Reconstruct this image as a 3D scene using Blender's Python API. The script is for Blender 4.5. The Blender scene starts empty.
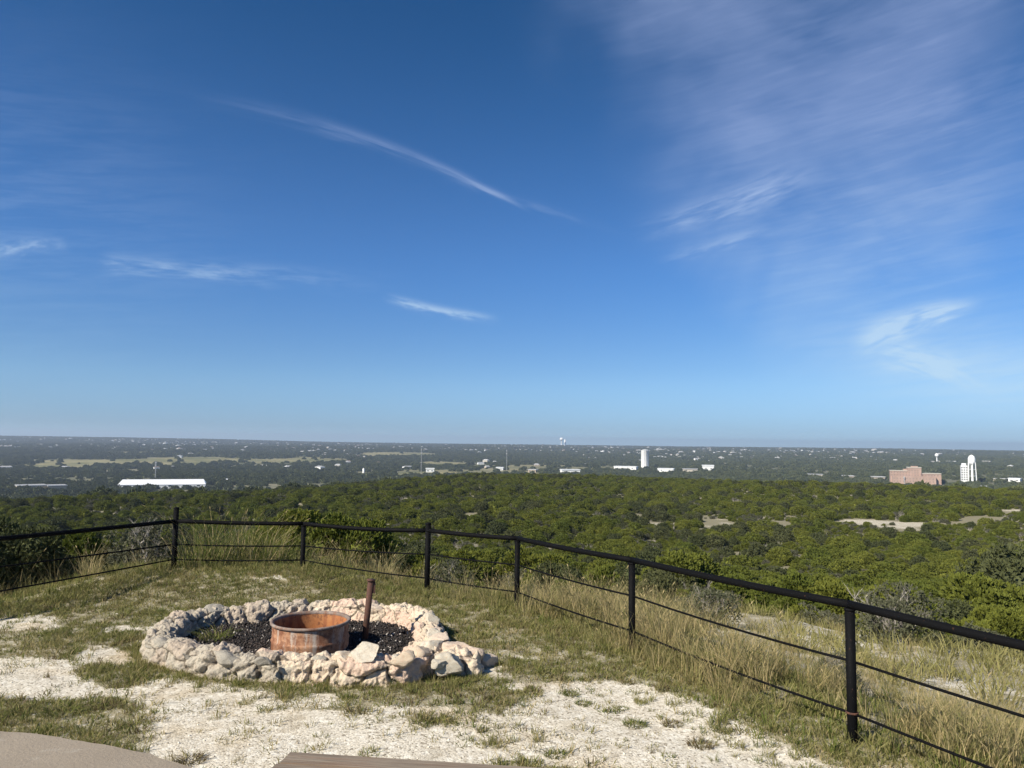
import bpy, math, random
import numpy as np
from math import radians, sin, cos, pi
random.seed(7)
RNG = np.random.default_rng(11)
scene = bpy.context.scene
C = scene.collection

# ---------------------------------------------------------------- camera
F_PX, PITCH, ROLL, EYE = 740.0, radians(4.56), radians(0.7), 2.2
cam_d = bpy.data.cameras.new('camera'); cam = bpy.data.objects.new('camera', cam_d); C.objects.link(cam)
cam_d.sensor_width = 36.0; cam_d.lens = F_PX / 1024 * 36.0
cam_d.clip_start = 0.05; cam_d.clip_end = 60000
cam.location = (0, 0, EYE)
from mathutils import Matrix, Vector
cam.rotation_euler = (Matrix.Rotation(pi/2 + PITCH, 4, 'X') @ Matrix.Rotation(ROLL, 4, 'Z')).to_euler()
scene.camera = cam

# ---------------------------------------------------------------- light, sky
SUN_DIR = Vector((-0.78, -0.62, 0.0)).normalized()          # where the sun stands (seen from above)
SUN_EL = radians(37)
sd = bpy.data.lights.new('sun', 'SUN'); sun = bpy.data.objects.new('sun', sd); C.objects.link(sun)
sd.energy = 5.0; sd.angle = radians(0.53); sd.color = (1.0, 0.935, 0.81)
sv = Vector((SUN_DIR.x*cos(SUN_EL), SUN_DIR.y*cos(SUN_EL), sin(SUN_EL)))
sun.rotation_euler = sv.to_track_quat('Z', 'Y').to_euler()
sun.location = (-20, -12, 30)
vs = scene.view_settings
vs.view_transform = 'Standard'; vs.look = 'None'; vs.exposure = 0.48; vs.gamma = 1.0; vs.use_curve_mapping = False
cy = scene.cycles
cy.max_bounces = 5; cy.diffuse_bounces = 2; cy.glossy_bounces = 2; cy.transmission_bounces = 2
cy.volume_bounces = 0; cy.transparent_max_bounces = 6; cy.use_denoising = True; cy.use_adaptive_sampling = True; cy.adaptive_threshold = 0.015
cy.caustics_reflective = False; cy.caustics_refractive = False


# ---------------------------------------------------------------- node helper
class NB:
    def __init__(s, tree): s.t = tree
    def n(s, typ, **kw):
        nd = s.t.nodes.new(typ)
        for k, v in kw.items():
            if k.startswith('_'):
                nd.inputs[k[1:].replace('_', ' ')].default_value = v
            else: setattr(nd, k, v)
        return nd
    def put(s, sock, v):
        if isinstance(v, bpy.types.NodeSocket): s.t.links.new(v, sock)
        else: sock.default_value = v
    def m(s, op, a, b=0.0, c=0.0, clamp=False):
        nd = s.t.nodes.new('ShaderNodeMath'); nd.operation = op; nd.use_clamp = clamp
        s.put(nd.inputs[0], a); s.put(nd.inputs[1], b); s.put(nd.inputs[2], c)
        return nd.outputs[0]
    def add(s, a, b): return s.m('ADD', a, b)
    def sub(s, a, b): return s.m('SUBTRACT', a, b)
    def mul(s, a, b): return s.m('MULTIPLY', a, b)
    def div(s, a, b): return s.m('DIVIDE', a, b)
    def step(s, v, lo, hi, out0=0.0, out1=1.0):
        nd = s.t.nodes.new('ShaderNodeMapRange'); nd.interpolation_type = 'SMOOTHSTEP'; nd.clamp = True
        s.put(nd.inputs['Value'], v); s.put(nd.inputs['From Min'], lo); s.put(nd.inputs['From Max'], hi)
        s.put(nd.inputs['To Min'], out0); s.put(nd.inputs['To Max'], out1)
        return nd.outputs[0]
    def mix(s, f, a, b, typ='MIX'):
        nd = s.t.nodes.new('ShaderNodeMix'); nd.data_type = 'RGBA'; nd.blend_type = typ
        s.put(nd.inputs[0], f)
        for i, v in ((6, a), (7, b)):
            if isinstance(v, tuple) and len(v) == 3: v = v + (1,)
            s.put(nd.inputs[i], v)
        return nd.outputs[2]
    def noise(s, vec, scale, detail=3, rough=0.55, dist=0.0):
        nd = s.t.nodes.new('ShaderNodeTexNoise'); s.put(nd.inputs['Vector'], vec)
        nd.inputs['Scale'].default_value = scale; nd.inputs['Detail'].default_value = detail
        nd.inputs['Roughness'].default_value = rough; nd.inputs['Distortion'].default_value = dist
        return nd.outputs['Fac']
    def vor(s, vec, scale, out='Distance', feature='F1'):
        nd = s.t.nodes.new('ShaderNodeTexVoronoi'); nd.feature = feature; s.put(nd.inputs['Vector'], vec)
        nd.inputs['Scale'].default_value = scale
        return nd.outputs[out]
    def xyz(s, x, y, z):
        nd = s.t.nodes.new('ShaderNodeCombineXYZ')
        for i, v in enumerate((x, y, z)): s.put(nd.inputs[i], v)
        return nd.outputs[0]
    def sep(s, v):
        nd = s.t.nodes.new('ShaderNodeSeparateXYZ'); s.put(nd.inputs[0], v); return nd.outputs


# ---------------------------------------------------------------- sky with thin cirrus, by direction (azimuth, elevation in radians)
world = bpy.data.worlds.new('World'); scene.world = world; world.use_nodes = True
world.cycles.sampling_method = 'MANUAL'; world.cycles.sample_map_resolution = 512
wt = world.node_tree; wt.nodes.clear(); W = NB(wt)
sky = W.n('ShaderNodeTexSky', sky_type='NISHITA', sun_disc=False)
sky.sun_elevation = SUN_EL; sky.sun_rotation = math.atan2(SUN_DIR.x, SUN_DIR.y)
sky.altitude = 0; sky.air_density = 0.8; sky.dust_density = 0.0; sky.ozone_density = 8.0
tc = W.n('ShaderNodeTexCoord')
dx, dy, dz = W.sep(tc.outputs['Generated'])
AZ = W.m('ARCTAN2', dx, dy); EL = W.m('ARCSINE', dz)


def pix_dir(px, py):
    x = (px-512)/F_PX; y = -(py-384)/F_PX
    c, s = cos(ROLL), sin(ROLL)
    X = x*c - y*s; Y = x*s + y*c
    cp, sp = cos(PITCH), sin(PITCH)
    return np.array([X, cp - Y*sp, sp + Y*cp])


def azel(px, py):
    d = pix_dir(px, py); d = d/np.linalg.norm(d)
    return math.atan2(d[0], d[1]), math.asin(d[2])


def streak(p0, p1, width, strength, bend=0.0, taper=(0.3, 0.15), nscale=(6, 60), seed=0.0, thr=(0.3, 0.75), wend=1.0):
    """a wisp lying between two sky directions, with fibres along it"""
    a0, e0 = azel(*p0); a1, e1 = azel(*p1)
    L = math.hypot(a1-a0, e1-e0); ux, uy = (a1-a0)/L, (e1-e0)/L
    da = W.sub(AZ, a0); de = W.sub(EL, e0)
    t = W.div(W.add(W.mul(da, ux), W.mul(de, uy)), L)
    n = W.add(W.mul(da, -uy), W.mul(de, ux))
    if bend: n = W.sub(n, W.mul(W.mul(W.mul(t, W.sub(1.0, t)), 4.0), bend))
    wd = width if wend == 1.0 else W.m('MAXIMUM', W.add(W.mul(t, width*(wend-1.0)), width), width*.1)
    nz = W.noise(W.xyz(W.mul(t, nscale[0]), W.mul(n, nscale[1]), seed), 1.0, 3, 0.6, 0.25)
    q = W.div(W.add(n, W.mul(W.sub(nz, .5), width*1.6)), wd); prof = W.m('EXPONENT', W.mul(W.mul(q, q), -1.0))
    env = W.mul(W.step(t, 0.0, taper[0]), W.step(t, 1.0, 1.0-taper[1]))
    return W.mul(W.mul(W.mul(prof, env), W.step(nz, thr[0], thr[1])), strength)


# two shared fibre fields serve every broad veil
f1 = W.add(W.mul(AZ, 0.99), W.mul(EL, 0.13)); f2 = W.add(W.mul(AZ, -0.13), W.mul(EL, 0.99))
FIB = W.noise(W.xyz(W.mul(f1, 5.0), W.mul(f2, 30.0), 3.0), 1.0, 4, 0.62, 0.6)
FIN = W.noise(W.xyz(W.mul(f1, 13.0), W.mul(f2, 120.0), 7.0), 1.0, 3, 0.62, 0.5)
SOFT = W.noise(W.xyz(W.mul(AZ, 5.0), W.mul(EL, 6.0), 5.0), 1.0, 3, 0.55, 0.4)
FM = W.add(W.mul(FIB, 0.6), W.mul(FIN, 0.4))


def veil(c, r, strength, rot=0.0, thr=(0.25, 0.8), power=1.2):
    a, e = azel(*c)
    da = W.sub(AZ, a); de = W.sub(EL, e)
    cr, sr = cos(rot), sin(rot)
    u = W.add(W.mul(da, cr), W.mul(de, sr)); v = W.add(W.mul(da, -sr), W.mul(de, cr))
    qx = W.div(u, r[0]); qy = W.div(v, r[1])
    g = W.m('EXPONENT', W.mul(W.add(W.mul(qx, qx), W.mul(qy, qy)), -power))
    return W.mul(W.mul(g, W.step(FM, thr[0], thr[1])), strength)


def fan(top, bottom, wtop, wbot, strength):
    """a fan of cirrus: wide overhead, narrowing downwards"""
    a0, e0 = azel(*top); a1, e1 = azel(*bottom)
    t = W.div(W.sub(EL, e1), e0-e1)                       # 0 at the bottom, 1 at the top
    ctr = W.add(W.mul(t, a0-a1), a1); wd = W.m('MAXIMUM', W.add(W.mul(t, wtop-wbot), wbot), .03)
    q = W.div(W.add(W.sub(AZ, ctr), W.mul(W.sub(SOFT, .5), .16)), wd)
    g = W.m('EXPONENT', W.mul(W.mul(W.mul(q, q), W.mul(q, q)), -1.0))
    g = W.mul(g, W.step(t, -.25, .35))
    body = W.add(W.mul(W.step(SOFT, .1, .75), .80), W.mul(W.step(FM, .38, .72), .24))
    return W.mul(W.mul(g, body), strength)


CL = [
    streak((150, 88), (535, 214), 0.0100, 0.50, bend=0.034, taper=(0.75, 0.12), nscale=(4, 110), seed=1.3, thr=(0.15, 0.75), wend=0.4),
    streak((430, 172), (640, 240), 0.0060, 0.16, bend=0.004, taper=(0.3, 0.6), nscale=(4, 100), seed=2.9),
    streak((95, 262), (420, 283), 0.0095, 0.55, bend=0.003, taper=(0.06, 0.85), nscale=(7, 110), seed=4.2, thr=(0.3, 0.75), wend=1.3),
    streak((380, 295), (505, 319), 0.0055, 0.62, bend=-0.004, taper=(0.25, 0.35), nscale=(5, 120), seed=5.2, thr=(0.28, 0.65)),
    streak((-20, 256), (75, 244), 0.0070, 0.45, bend=0.006, taper=(0.1, 0.4), nscale=(5, 110), seed=6.1),
    streak((620, 232), (830, 160), 0.017, 0.60, bend=-0.006, taper=(0.5, 0.35), nscale=(4, 90), seed=7.5, thr=(0.25, 0.75)),
    streak((650, 263), (790, 222), 0.008, 0.34, taper=(0.4, 0.4), nscale=(4, 100), seed=8.5),
    streak((845, 352), (990, 300), 0.018, 0.85, bend=0.010, taper=(0.35, 0.35), nscale=(3, 90), seed=9.1, thr=(0.2, 0.62), wend=0.35),
    streak((870, 350), (1010, 400), 0.020, 0.55, bend=0.012, taper=(0.25, 0.6), nscale=(3, 90), seed=9.9, thr=(0.25, 0.65), wend=0.4),
    fan((825, -20), (850, 345), 0.30, 0.105, 0.50),
    veil((1000, 378), (0.17, 0.055), 0.62, rot=-0.25, thr=(0.12, 0.70)),
    veil((10, 200), (0.20, 0.16), 0.13, thr=(0.38, 0.66)),
    veil((960, 200), (0.20, 0.20), 0.10, thr=(0.38, 0.66)),
]
cs = CL[0]
for c_ in CL[1:]: cs = W.add(cs, c_)
cs = W.m('MINIMUM', W.mul(cs, W.step(dy, 0.0, 0.2)), 0.8)
hsv = W.n('ShaderNodeHueSaturation'); wt.links.new(sky.outputs[0], hsv.inputs['Color'])
hsv.inputs['Saturation'].default_value = 1.06; hsv.inputs['Hue'].default_value = 0.5
cloudcol = W.mix(W.step(EL, 0.02, 0.45), (5.4, 7.4, 9.0), (3.6, 4.6, 7.4))
hsv_c = W.mix(1.0, hsv.outputs[0], W.mix(W.step(EL, .22, .62), W.mix(W.step(EL, .085, .25), W.mix(W.step(EL, 0.0, 0.085), W.mix(W.step(EL, .0, .022), (.74, .96, 1.20), (.60, .73, .92)), (1.02, 1.02, 1.02)), (.91, 1.08, 1.17)), (.36, .79, .90)), 'MULTIPLY')
skyc = W.mix(cs, hsv_c, cloudcol)
bg = W.n('ShaderNodeBackground'); wt.links.new(skyc, bg.inputs['Color']); bg.inputs['Strength'].default_value = 0.0775
wo = W.n('ShaderNodeOutputWorld'); wt.links.new(bg.outputs[0], wo.inputs['Surface'])


# ---------------------------------------------------------------- pixel -> place
def at(px, py, z=0.0):
    d = pix_dir(px, py); t = (z-EYE)/d[2]
    return np.array([d[0]*t, d[1]*t, z])


def to_pix(x, y, z):
    x = np.asarray(x, float); y = np.asarray(y, float); z = np.asarray(z, float) - EYE
    cp, sp = cos(PITCH), sin(PITCH)
    fw = y*cp + z*sp; up = -y*sp + z*cp
    fw = np.where(fw > 0.05, fw, 0.05)
    X = x/fw; Y = up/fw
    c, s = cos(ROLL), sin(ROLL)
    return 512 + F_PX*(X*c + Y*s), 384 - F_PX*(-X*s + Y*c)


# ---------------------------------------------------------------- noise in python
def _hash(ix, iy, seed):
    h = (ix.astype(np.int64)*374761393 + iy.astype(np.int64)*668265263 + seed*1442695041) & 0xFFFFFFFF
    h = ((h ^ (h >> 13))*1274126177) & 0xFFFFFFFF
    h = h ^ (h >> 16)
    return (h & 0xFFFFFF)/float(0xFFFFFF)


def vnoise(x, y, seed=0):
    x = np.asarray(x, float); y = np.asarray(y, float)
    ix = np.floor(x); iy = np.floor(y); fx = x-ix; fy = y-iy
    ux = fx*fx*(3-2*fx); uy = fy*fy*(3-2*fy)
    a = _hash(ix, iy, seed); b = _hash(ix+1, iy, seed); c = _hash(ix, iy+1, seed); d = _hash(ix+1, iy+1, seed)
    return (a*(1-ux)+b*ux)*(1-uy) + (c*(1-ux)+d*ux)*uy


def fbm(x, y, s, octv=4, seed=0):
    v = 0; a = 0.5; tot = 0; f = 1.0/s
    for o in range(octv):
        v = v + a*vnoise(np.asarray(x)*f+o*17.3, np.asarray(y)*f-o*9.1, seed+o); tot += a; a *= 0.5; f *= 2.03
    return v/tot


def ss(v, a, b):
    t = np.clip((v-a)/(b-a), 0, 1); return t*t*(3-2*t)


# ---------------------------------------------------------------- fence line and terrain height
RAILZ = 0.93
POSTS = [(-7.35, 7.9), (-5.19, 11.62), (-3.24, 11.75), (-1.21, 11.05), (0.10, 10.11), (1.31, 8.07), (2.56, 5.68), (3.72, 3.35)]
_faz = np.radians([-180, -120, -90, -60, -43, -36, -24, -15.4, -6.3, 0.6, 9.2, 24.3, 48, 75, 100, 140, 180])
_frr = np.array([60, 50, 30, 13, 10.8, 11.4, 12.75, 12.2, 11.1, 10.1, 8.2, 6.25, 5.0, 6, 20, 50, 60.])
_paz = np.radians([-180, -90, -40, -30, -20, -10, -3, 5, 12, 20, 28, 38, 90, 180])
_prr = np.array([250, 200, 150, 160, 170, 225, 290, 300, 290, 270, 255, 250, 250, 250.])


def height(x, y):
    x = np.asarray(x, float); y = np.asarray(y, float)
    r = np.hypot(x, y); az = np.arctan2(x, y)
    d = np.maximum((r - np.interp(az, _faz, _frr))*0.85 - 0.35, 0)
    sl = np.interp(az, np.radians([-180, -30, -5, 10, 180]), [0.27, 0.27, 0.28, 0.31, 0.31])
    bw = 7.5*ss(az, .0, .28)*(1-ss(az, 1.2, 1.6))            # a gentle bench beyond the right-hand rail before the ground drops
    near = -.15*np.minimum(d, bw) - 12.5*(1-np.exp(-np.maximum(d-bw, 0)*sl*1.1/12.5)) - 0.3*ss(d, 0, 6)*fbm(x, y, 3.0, 3, 5)
    pl = -.3*ss(d, 30, 250) + 2.6*ss(az, .16, .4)*ss(d, 60, 220) + (fbm(x, y, 60, 3, 21)-0.5)*2.8*ss(d, 15, 60)
    rp = np.interp(az, _paz, _prr)
    fall = -31*ss(r, rp, rp+420)
    rise = 31.0*ss(r, 900, 5200)**0.85
    und = (fbm(x, y, 650, 4, 31)-0.5)*15*ss(r, 600, 1500)*(1-0.55*ss(r, 4300, 5200))
    ridge = (fbm(x, y, 1500, 3, 41)-0.5)*16*ss(r, 4000, 5200) + 13*ss(-az, 0.22, 0.5)*ss(r, 3800, 5000)
    back = -60*ss(r, 6200, 9500)
    pad = (fbm(x, y, 0.9, 4, 3)-0.5)*0.05*ss(r, 2, 4) + .20*ss(y, 10.0, 11.5)*ss(-x, 1.6, 3.0)*(1-ss(r, 14.5, 18))
    return near + pl + fall + rise + und + ridge + back + pad


def hz(x, y): return float(height(x, y))


def hit(px, py, rmin=400.0):
    """where the line of sight to a far base point meets the terrain"""
    d = pix_dir(px, py); d = d/math.hypot(d[0], d[1])
    r = np.arange(rmin, 5600, 2.0)
    g = height(d[0]*r, d[1]*r) - (EYE + d[2]*r)
    k = np.where(g >= 0)[0]
    rr = r[k[0]] if len(k) else 4800.0
    return d[0]*rr, d[1]*rr, rr


def seg_dist(x, y):
    """signed distance to the fence, positive outside"""
    x = np.asarray(x, float); y = np.asarray(y, float); best = np.full(x.shape, 1e9)
    for (x0, y0), (x1, y1) in zip(POSTS[:-1], POSTS[1:]):
        ex, ey = x1-x0, y1-y0
        t = np.clip(((x-x0)*ex + (y-y0)*ey)/(ex*ex+ey*ey), 0, 1)
        best = np.minimum(best, np.hypot(x-x0-t*ex, y-y0-t*ey))
    out = np.hypot(x, y) > np.interp(np.arctan2(x, y), _faz, _frr)
    return np.where(out, best, -best)


GRAVEL = [(655, 728, 165, 52, 1.15), (575, 700, 60, 22, 1.0), (790, 762, 100, 20, 1.0), (730, 745, 90, 22, 1.0), (625, 690, 100, 13, 1.0), (850, 772, 60, 16, .9),
          (245, 748, 115, 36, 1.15), (335, 738, 100, 25, 1.0), (185, 700, 60, 24, .95), (30, 682, 75, 24, 1.0), (110, 654, 26, 12, .9),
          (450, 738, 75, 22, .44), (410, 712, 60, 8, .44), (370, 762, 120, 16, 1.0), (312, 700, 30, 8, .9), (470, 700, 40, 7, .4),
          (20, 625, 50, 12, .62), (215, 583, 60, 4, .42), (545, 655, 34, 7, .5), (60, 604, 50, 6, .5), (530, 690, 40, 8, .6),
          (262, 590, 40, 3, .4), (120, 628, 26, 4, .6), (560, 640, 25, 5, .5), (475, 722, 30, 8, .8), (240, 700, 40, 12, .6)]


def gravel_field(x, y):
    px, py = to_pix(x, y, 0)
    wob = (fbm(x*.5, y, 0.42, 4, 77)-0.5)
    wx = (fbm(x, y, 1.1, 2, 78)-0.5)*40
    g = np.zeros(np.shape(x))
    for cx, cy_, rx, ry, w in GRAVEL:
        q = np.sqrt(((px+wx-cx)/rx)**2 + ((py-cy_)/ry)**2)
        g = np.maximum(g, w*(1-ss(q, 0.55, 1.25)))
    inside = (py < 775) & (px > -20) & (px < 1044) & (np.asarray(y) > 1)
    other = ss(fbm(x, y, 1.6, 3, 80), .42, .58)
    g = np.where(inside, g, other)
    g = g + wob*1.35 + (fbm(x, y, .2, 3, 79)-.5)*.75
    return ss(g, 0.16, 0.66)*(1-ss(seg_dist(x, y), -0.6, -0.3))


# ---------------------------------------------------------------- mesh helpers
def mesh_obj(name, verts, faces, mat=None, parent=None, smooth=False, link=True):
    me = bpy.data.meshes.new(name)
    verts = np.asarray(verts, np.float32)
    if isinstance(faces, np.ndarray):
        n, k = faces.shape
        me.vertices.add(len(verts)); me.vertices.foreach_set('co', verts.ravel())
        me.loops.add(n*k); me.loops.foreach_set('vertex_index', faces.astype(np.int32).ravel())
        me.polygons.add(n); me.polygons.foreach_set('loop_start', np.arange(n, dtype=np.int32)*k)
        me.update(calc_edges=True)
    else:
        me.from_pydata(verts.tolist(), [], faces); me.update()
    if smooth: me.polygons.foreach_set('use_smooth', np.ones(len(me.polygons), bool))
    if mat:
        for m_ in (mat if isinstance(mat, (list, tuple)) else [mat]): me.materials.append(m_)
    o = bpy.data.objects.new(name, me)
    if link: C.objects.link(o)
    if parent: o.parent = parent
    return o


def tag(o, label=None, cat=None, group=None, kind=None):
    if label: o['label'] = label
    if cat: o['category'] = cat
    if group: o['group'] = group
    if kind: o['kind'] = kind
    return o


def empty(name, loc, label, cat, group=None, rz=0.0):
    o = bpy.data.objects.new(name, None); C.objects.link(o); o.empty_display_size = 0.2
    o.location = loc; o.rotation_euler = (0, 0, rz)
    return tag(o, label, cat, group)


class MB:
    def __init__(s): s.v = []; s.f = []; s.mi = []
    def add(s, v, f, mi=0):
        b = len(s.v); s.v += [tuple(p) for p in v]; s.f += [tuple(i+b for i in q) for q in f]; s.mi += [mi]*len(f)
    def box(s, x0, x1, y0, y1, z0, z1, mi=0):
        s.add([(x0,y0,z0),(x1,y0,z0),(x1,y1,z0),(x0,y1,z0),(x0,y0,z1),(x1,y0,z1),(x1,y1,z1),(x0,y1,z1)],
              [(0,3,2,1),(4,5,6,7),(0,1,5,4),(1,2,6,5),(2,3,7,6),(3,0,4,7)], mi)
    def tube(s, pts, rad, seg=10, mi=0, cap=True):
        pts = [Vector(p) for p in pts]; n = len(pts)
        rads = rad if isinstance(rad, (list, tuple)) else [rad]*n
        rings = []
        for i, p in enumerate(pts):
            d = (pts[min(i+1, n-1)] - pts[max(i-1, 0)]).normalized()
            up = Vector((0, 0, 1)) if abs(d.z) < 0.9 else Vector((1, 0, 0))
            a = d.cross(up).normalized(); b = a.cross(d)
            rings.append([p + a*cos(2*pi*k/seg)*rads[i] + b*sin(2*pi*k/seg)*rads[i] for k in range(seg)])
        v = [q for r in rings for q in r]; f = []
        for i in range(n-1):
            for k in range(seg):
                f.append((i*seg+k, i*seg+(k+1) % seg, (i+1)*seg+(k+1) % seg, (i+1)*seg+k))
        if cap: f.append(tuple(range(seg-1, -1, -1))); f.append(tuple((n-1)*seg+k for k in range(seg)))
        s.add(v, f, mi)
    def lathe(s, prof, seg=48, mi=0, c=(0, 0), jitter=0.0):
        v = []
        for r, z in prof:
            for k in range(seg):
                a = 2*pi*k/seg; v.append((c[0]+r*cos(a), c[1]+r*sin(a), z))
        f = []
        for i in range(len(prof)-1):
            for k in range(seg):
                f.append((i*seg+k, i*seg+(k+1) % seg, (i+1)*seg+(k+1) % seg, (i+1)*seg+k))
        s.add(v, f, mi)
    def build(s, name, mat, parent=None, smooth=False, link=True):
        o = mesh_obj(name, s.v, s.f, mat, parent, smooth, link)
        if any(s.mi): o.data.polygons.foreach_set('material_index', s.mi)
        return o


# ---------------------------------------------------------------- materials
def mat(name):
    m_ = bpy.data.materials.new(name); m_.use_nodes = True; m_.node_tree.nodes.clear()
    B = NB(m_.node_tree)
    p = B.n('ShaderNodeBsdfPrincipled'); o = B.n('ShaderNodeOutputMaterial')
    m_.node_tree.links.new(p.outputs[0], o.inputs[0])
    B.p = p; B.o = o
    return m_, B


def simple(name, col, rough=0.7, metal=0.0, var=0.0, vscale=3.0, bump=0.0, bscale=20.0, spec=0.3):
    m_, B = mat(name); tcx = B.n('ShaderNodeTexCoord').outputs['Object']
    if var:
        n = B.noise(tcx, vscale, 5, 0.6)
        c = B.mix(B.step(n, 0.3, 0.7), tuple(v*(1-var) for v in col), tuple(min(1, v*(1+var)) for v in col))
        B.put(B.p.inputs['Base Color'], c)
    else: B.p.inputs['Base Color'].default_value = (*col, 1)
    B.p.inputs['Roughness'].default_value = rough; B.p.inputs['Metallic'].default_value = metal
    B.p.inputs['Specular IOR Level'].default_value = spec
    if bump:
        bn = B.n('ShaderNodeBump'); bn.inputs['Strength'].default_value = bump; bn.inputs['Distance'].default_value = 0.02
        B.put(bn.inputs['Height'], B.noise(tcx, bscale, 6, 0.65)); B.put(B.p.inputs['Normal'], bn.outputs[0])
    return m_


def leafmat(name, a, b, c, transl=0.25, rough=0.75):
    """foliage: hue varies per plant and per leaf clump, part of the light passes through"""
    m_, B = mat(name)
    oi = B.n('ShaderNodeObjectInfo').outputs['Random']
    geo = B.n('ShaderNodeNewGeometry').outputs['Random Per Island']
    col = B.mix(oi, a, b)
    col = B.mix(B.mul(geo, 0.55), col, c)
    B.put(B.p.inputs['Base Color'], col); B.p.inputs['Roughness'].default_value = rough
    B.p.inputs['Specular IOR Level'].default_value = 0.15
    t = B.n('ShaderNodeBsdfTranslucent'); B.put(t.inputs['Color'], col)
    mx = B.n('ShaderNodeMixShader'); mx.inputs[0].default_value = transl
    B.t.links.new(B.p.outputs[0], mx.inputs[1]); B.t.links.new(t.outputs[0], mx.inputs[2])
    B.t.links.new(mx.outputs[0], B.o.inputs[0])
    return m_


M = {}
M['juniper'] = leafmat('juniper_foliage', (.142, .168, .027), (.220, .226, .038), (.095, .118, .028), transl=.3)
M['oak'] = leafmat('oak_foliage', (.090, .105, .040), (.13, .135, .055), (.066, .075, .036))
M['far'] = leafmat('far_foliage', (.055, .072, .030), (.125, .138, .056), (.090, .098, .050), transl=0.1)
M['grey_leaf'] = leafmat('grey_leaf', (.12, .125, .07), (.19, .18, .125), (.08, .09, .045))
M['twig'] = simple('grey_twig', (.36, .325, .28), 0.9, var=.3, vscale=6)
M['bark'] = simple('bark', (.13, .10, .075), 0.9, var=.35, vscale=8, bump=.5)
M['g_green'] = leafmat('green_grass', (.19, .19, .05), (.31, .28, .10), (.40, .35, .17), 0.35)
M['g_deep'] = leafmat('deep_grass', (.095, .135, .025), (.14, .17, .035), (.20, .20, .065), 0.35)
M['g_dry'] = leafmat('dry_grass', (.46, .36, .17), (.58, .46, .24), (.30, .24, .11), 0.35)
M['g_olive'] = leafmat('olive_grass', (.22, .215, .075), (.33, .29, .13), (.18, .16, .06), 0.35)
M['g_brown'] = leafmat('brown_weed', (.17, .125, .07), (.22, .16, .09), (.12, .10, .05), 0.25)
M['black_steel'] = simple('black_painted_steel', (.006, .006, .0065), 0.62, 0.0, var=.3, vscale=9, spec=0.05, bump=.15, bscale=60)
M['white_paint'] = simple('white_paint', (.88, .87, .84), 0.5, var=.04, vscale=.2)
M['white_roof'] = simple('white_metal_roof', (.84, .84, .83), 0.5)
M['pale_roof'] = simple('pale_roof', (.50, .49, .47), 0.7)
M['grey_roof'] = simple('grey_roof', (.36, .36, .36), 0.8)
M['brown_roof'] = simple('brown_roof', (.22, .17, .14), 0.8)
M['cream_wall'] = simple('cream_wall', (.50, .45, .37), 0.8)
M['tan_wall'] = simple('tan_wall', (.46, .38, .29), 0.8)
M['brick'] = simple('red_brick', (.41, .285, .225), 0.85, var=.12, vscale=.15)
M['glass'] = simple('dark_glass', (.04, .05, .06), 0.15, spec=.6)
M['mast'] = simple('mast_steel', (.5, .5, .5), 0.5)


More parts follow.
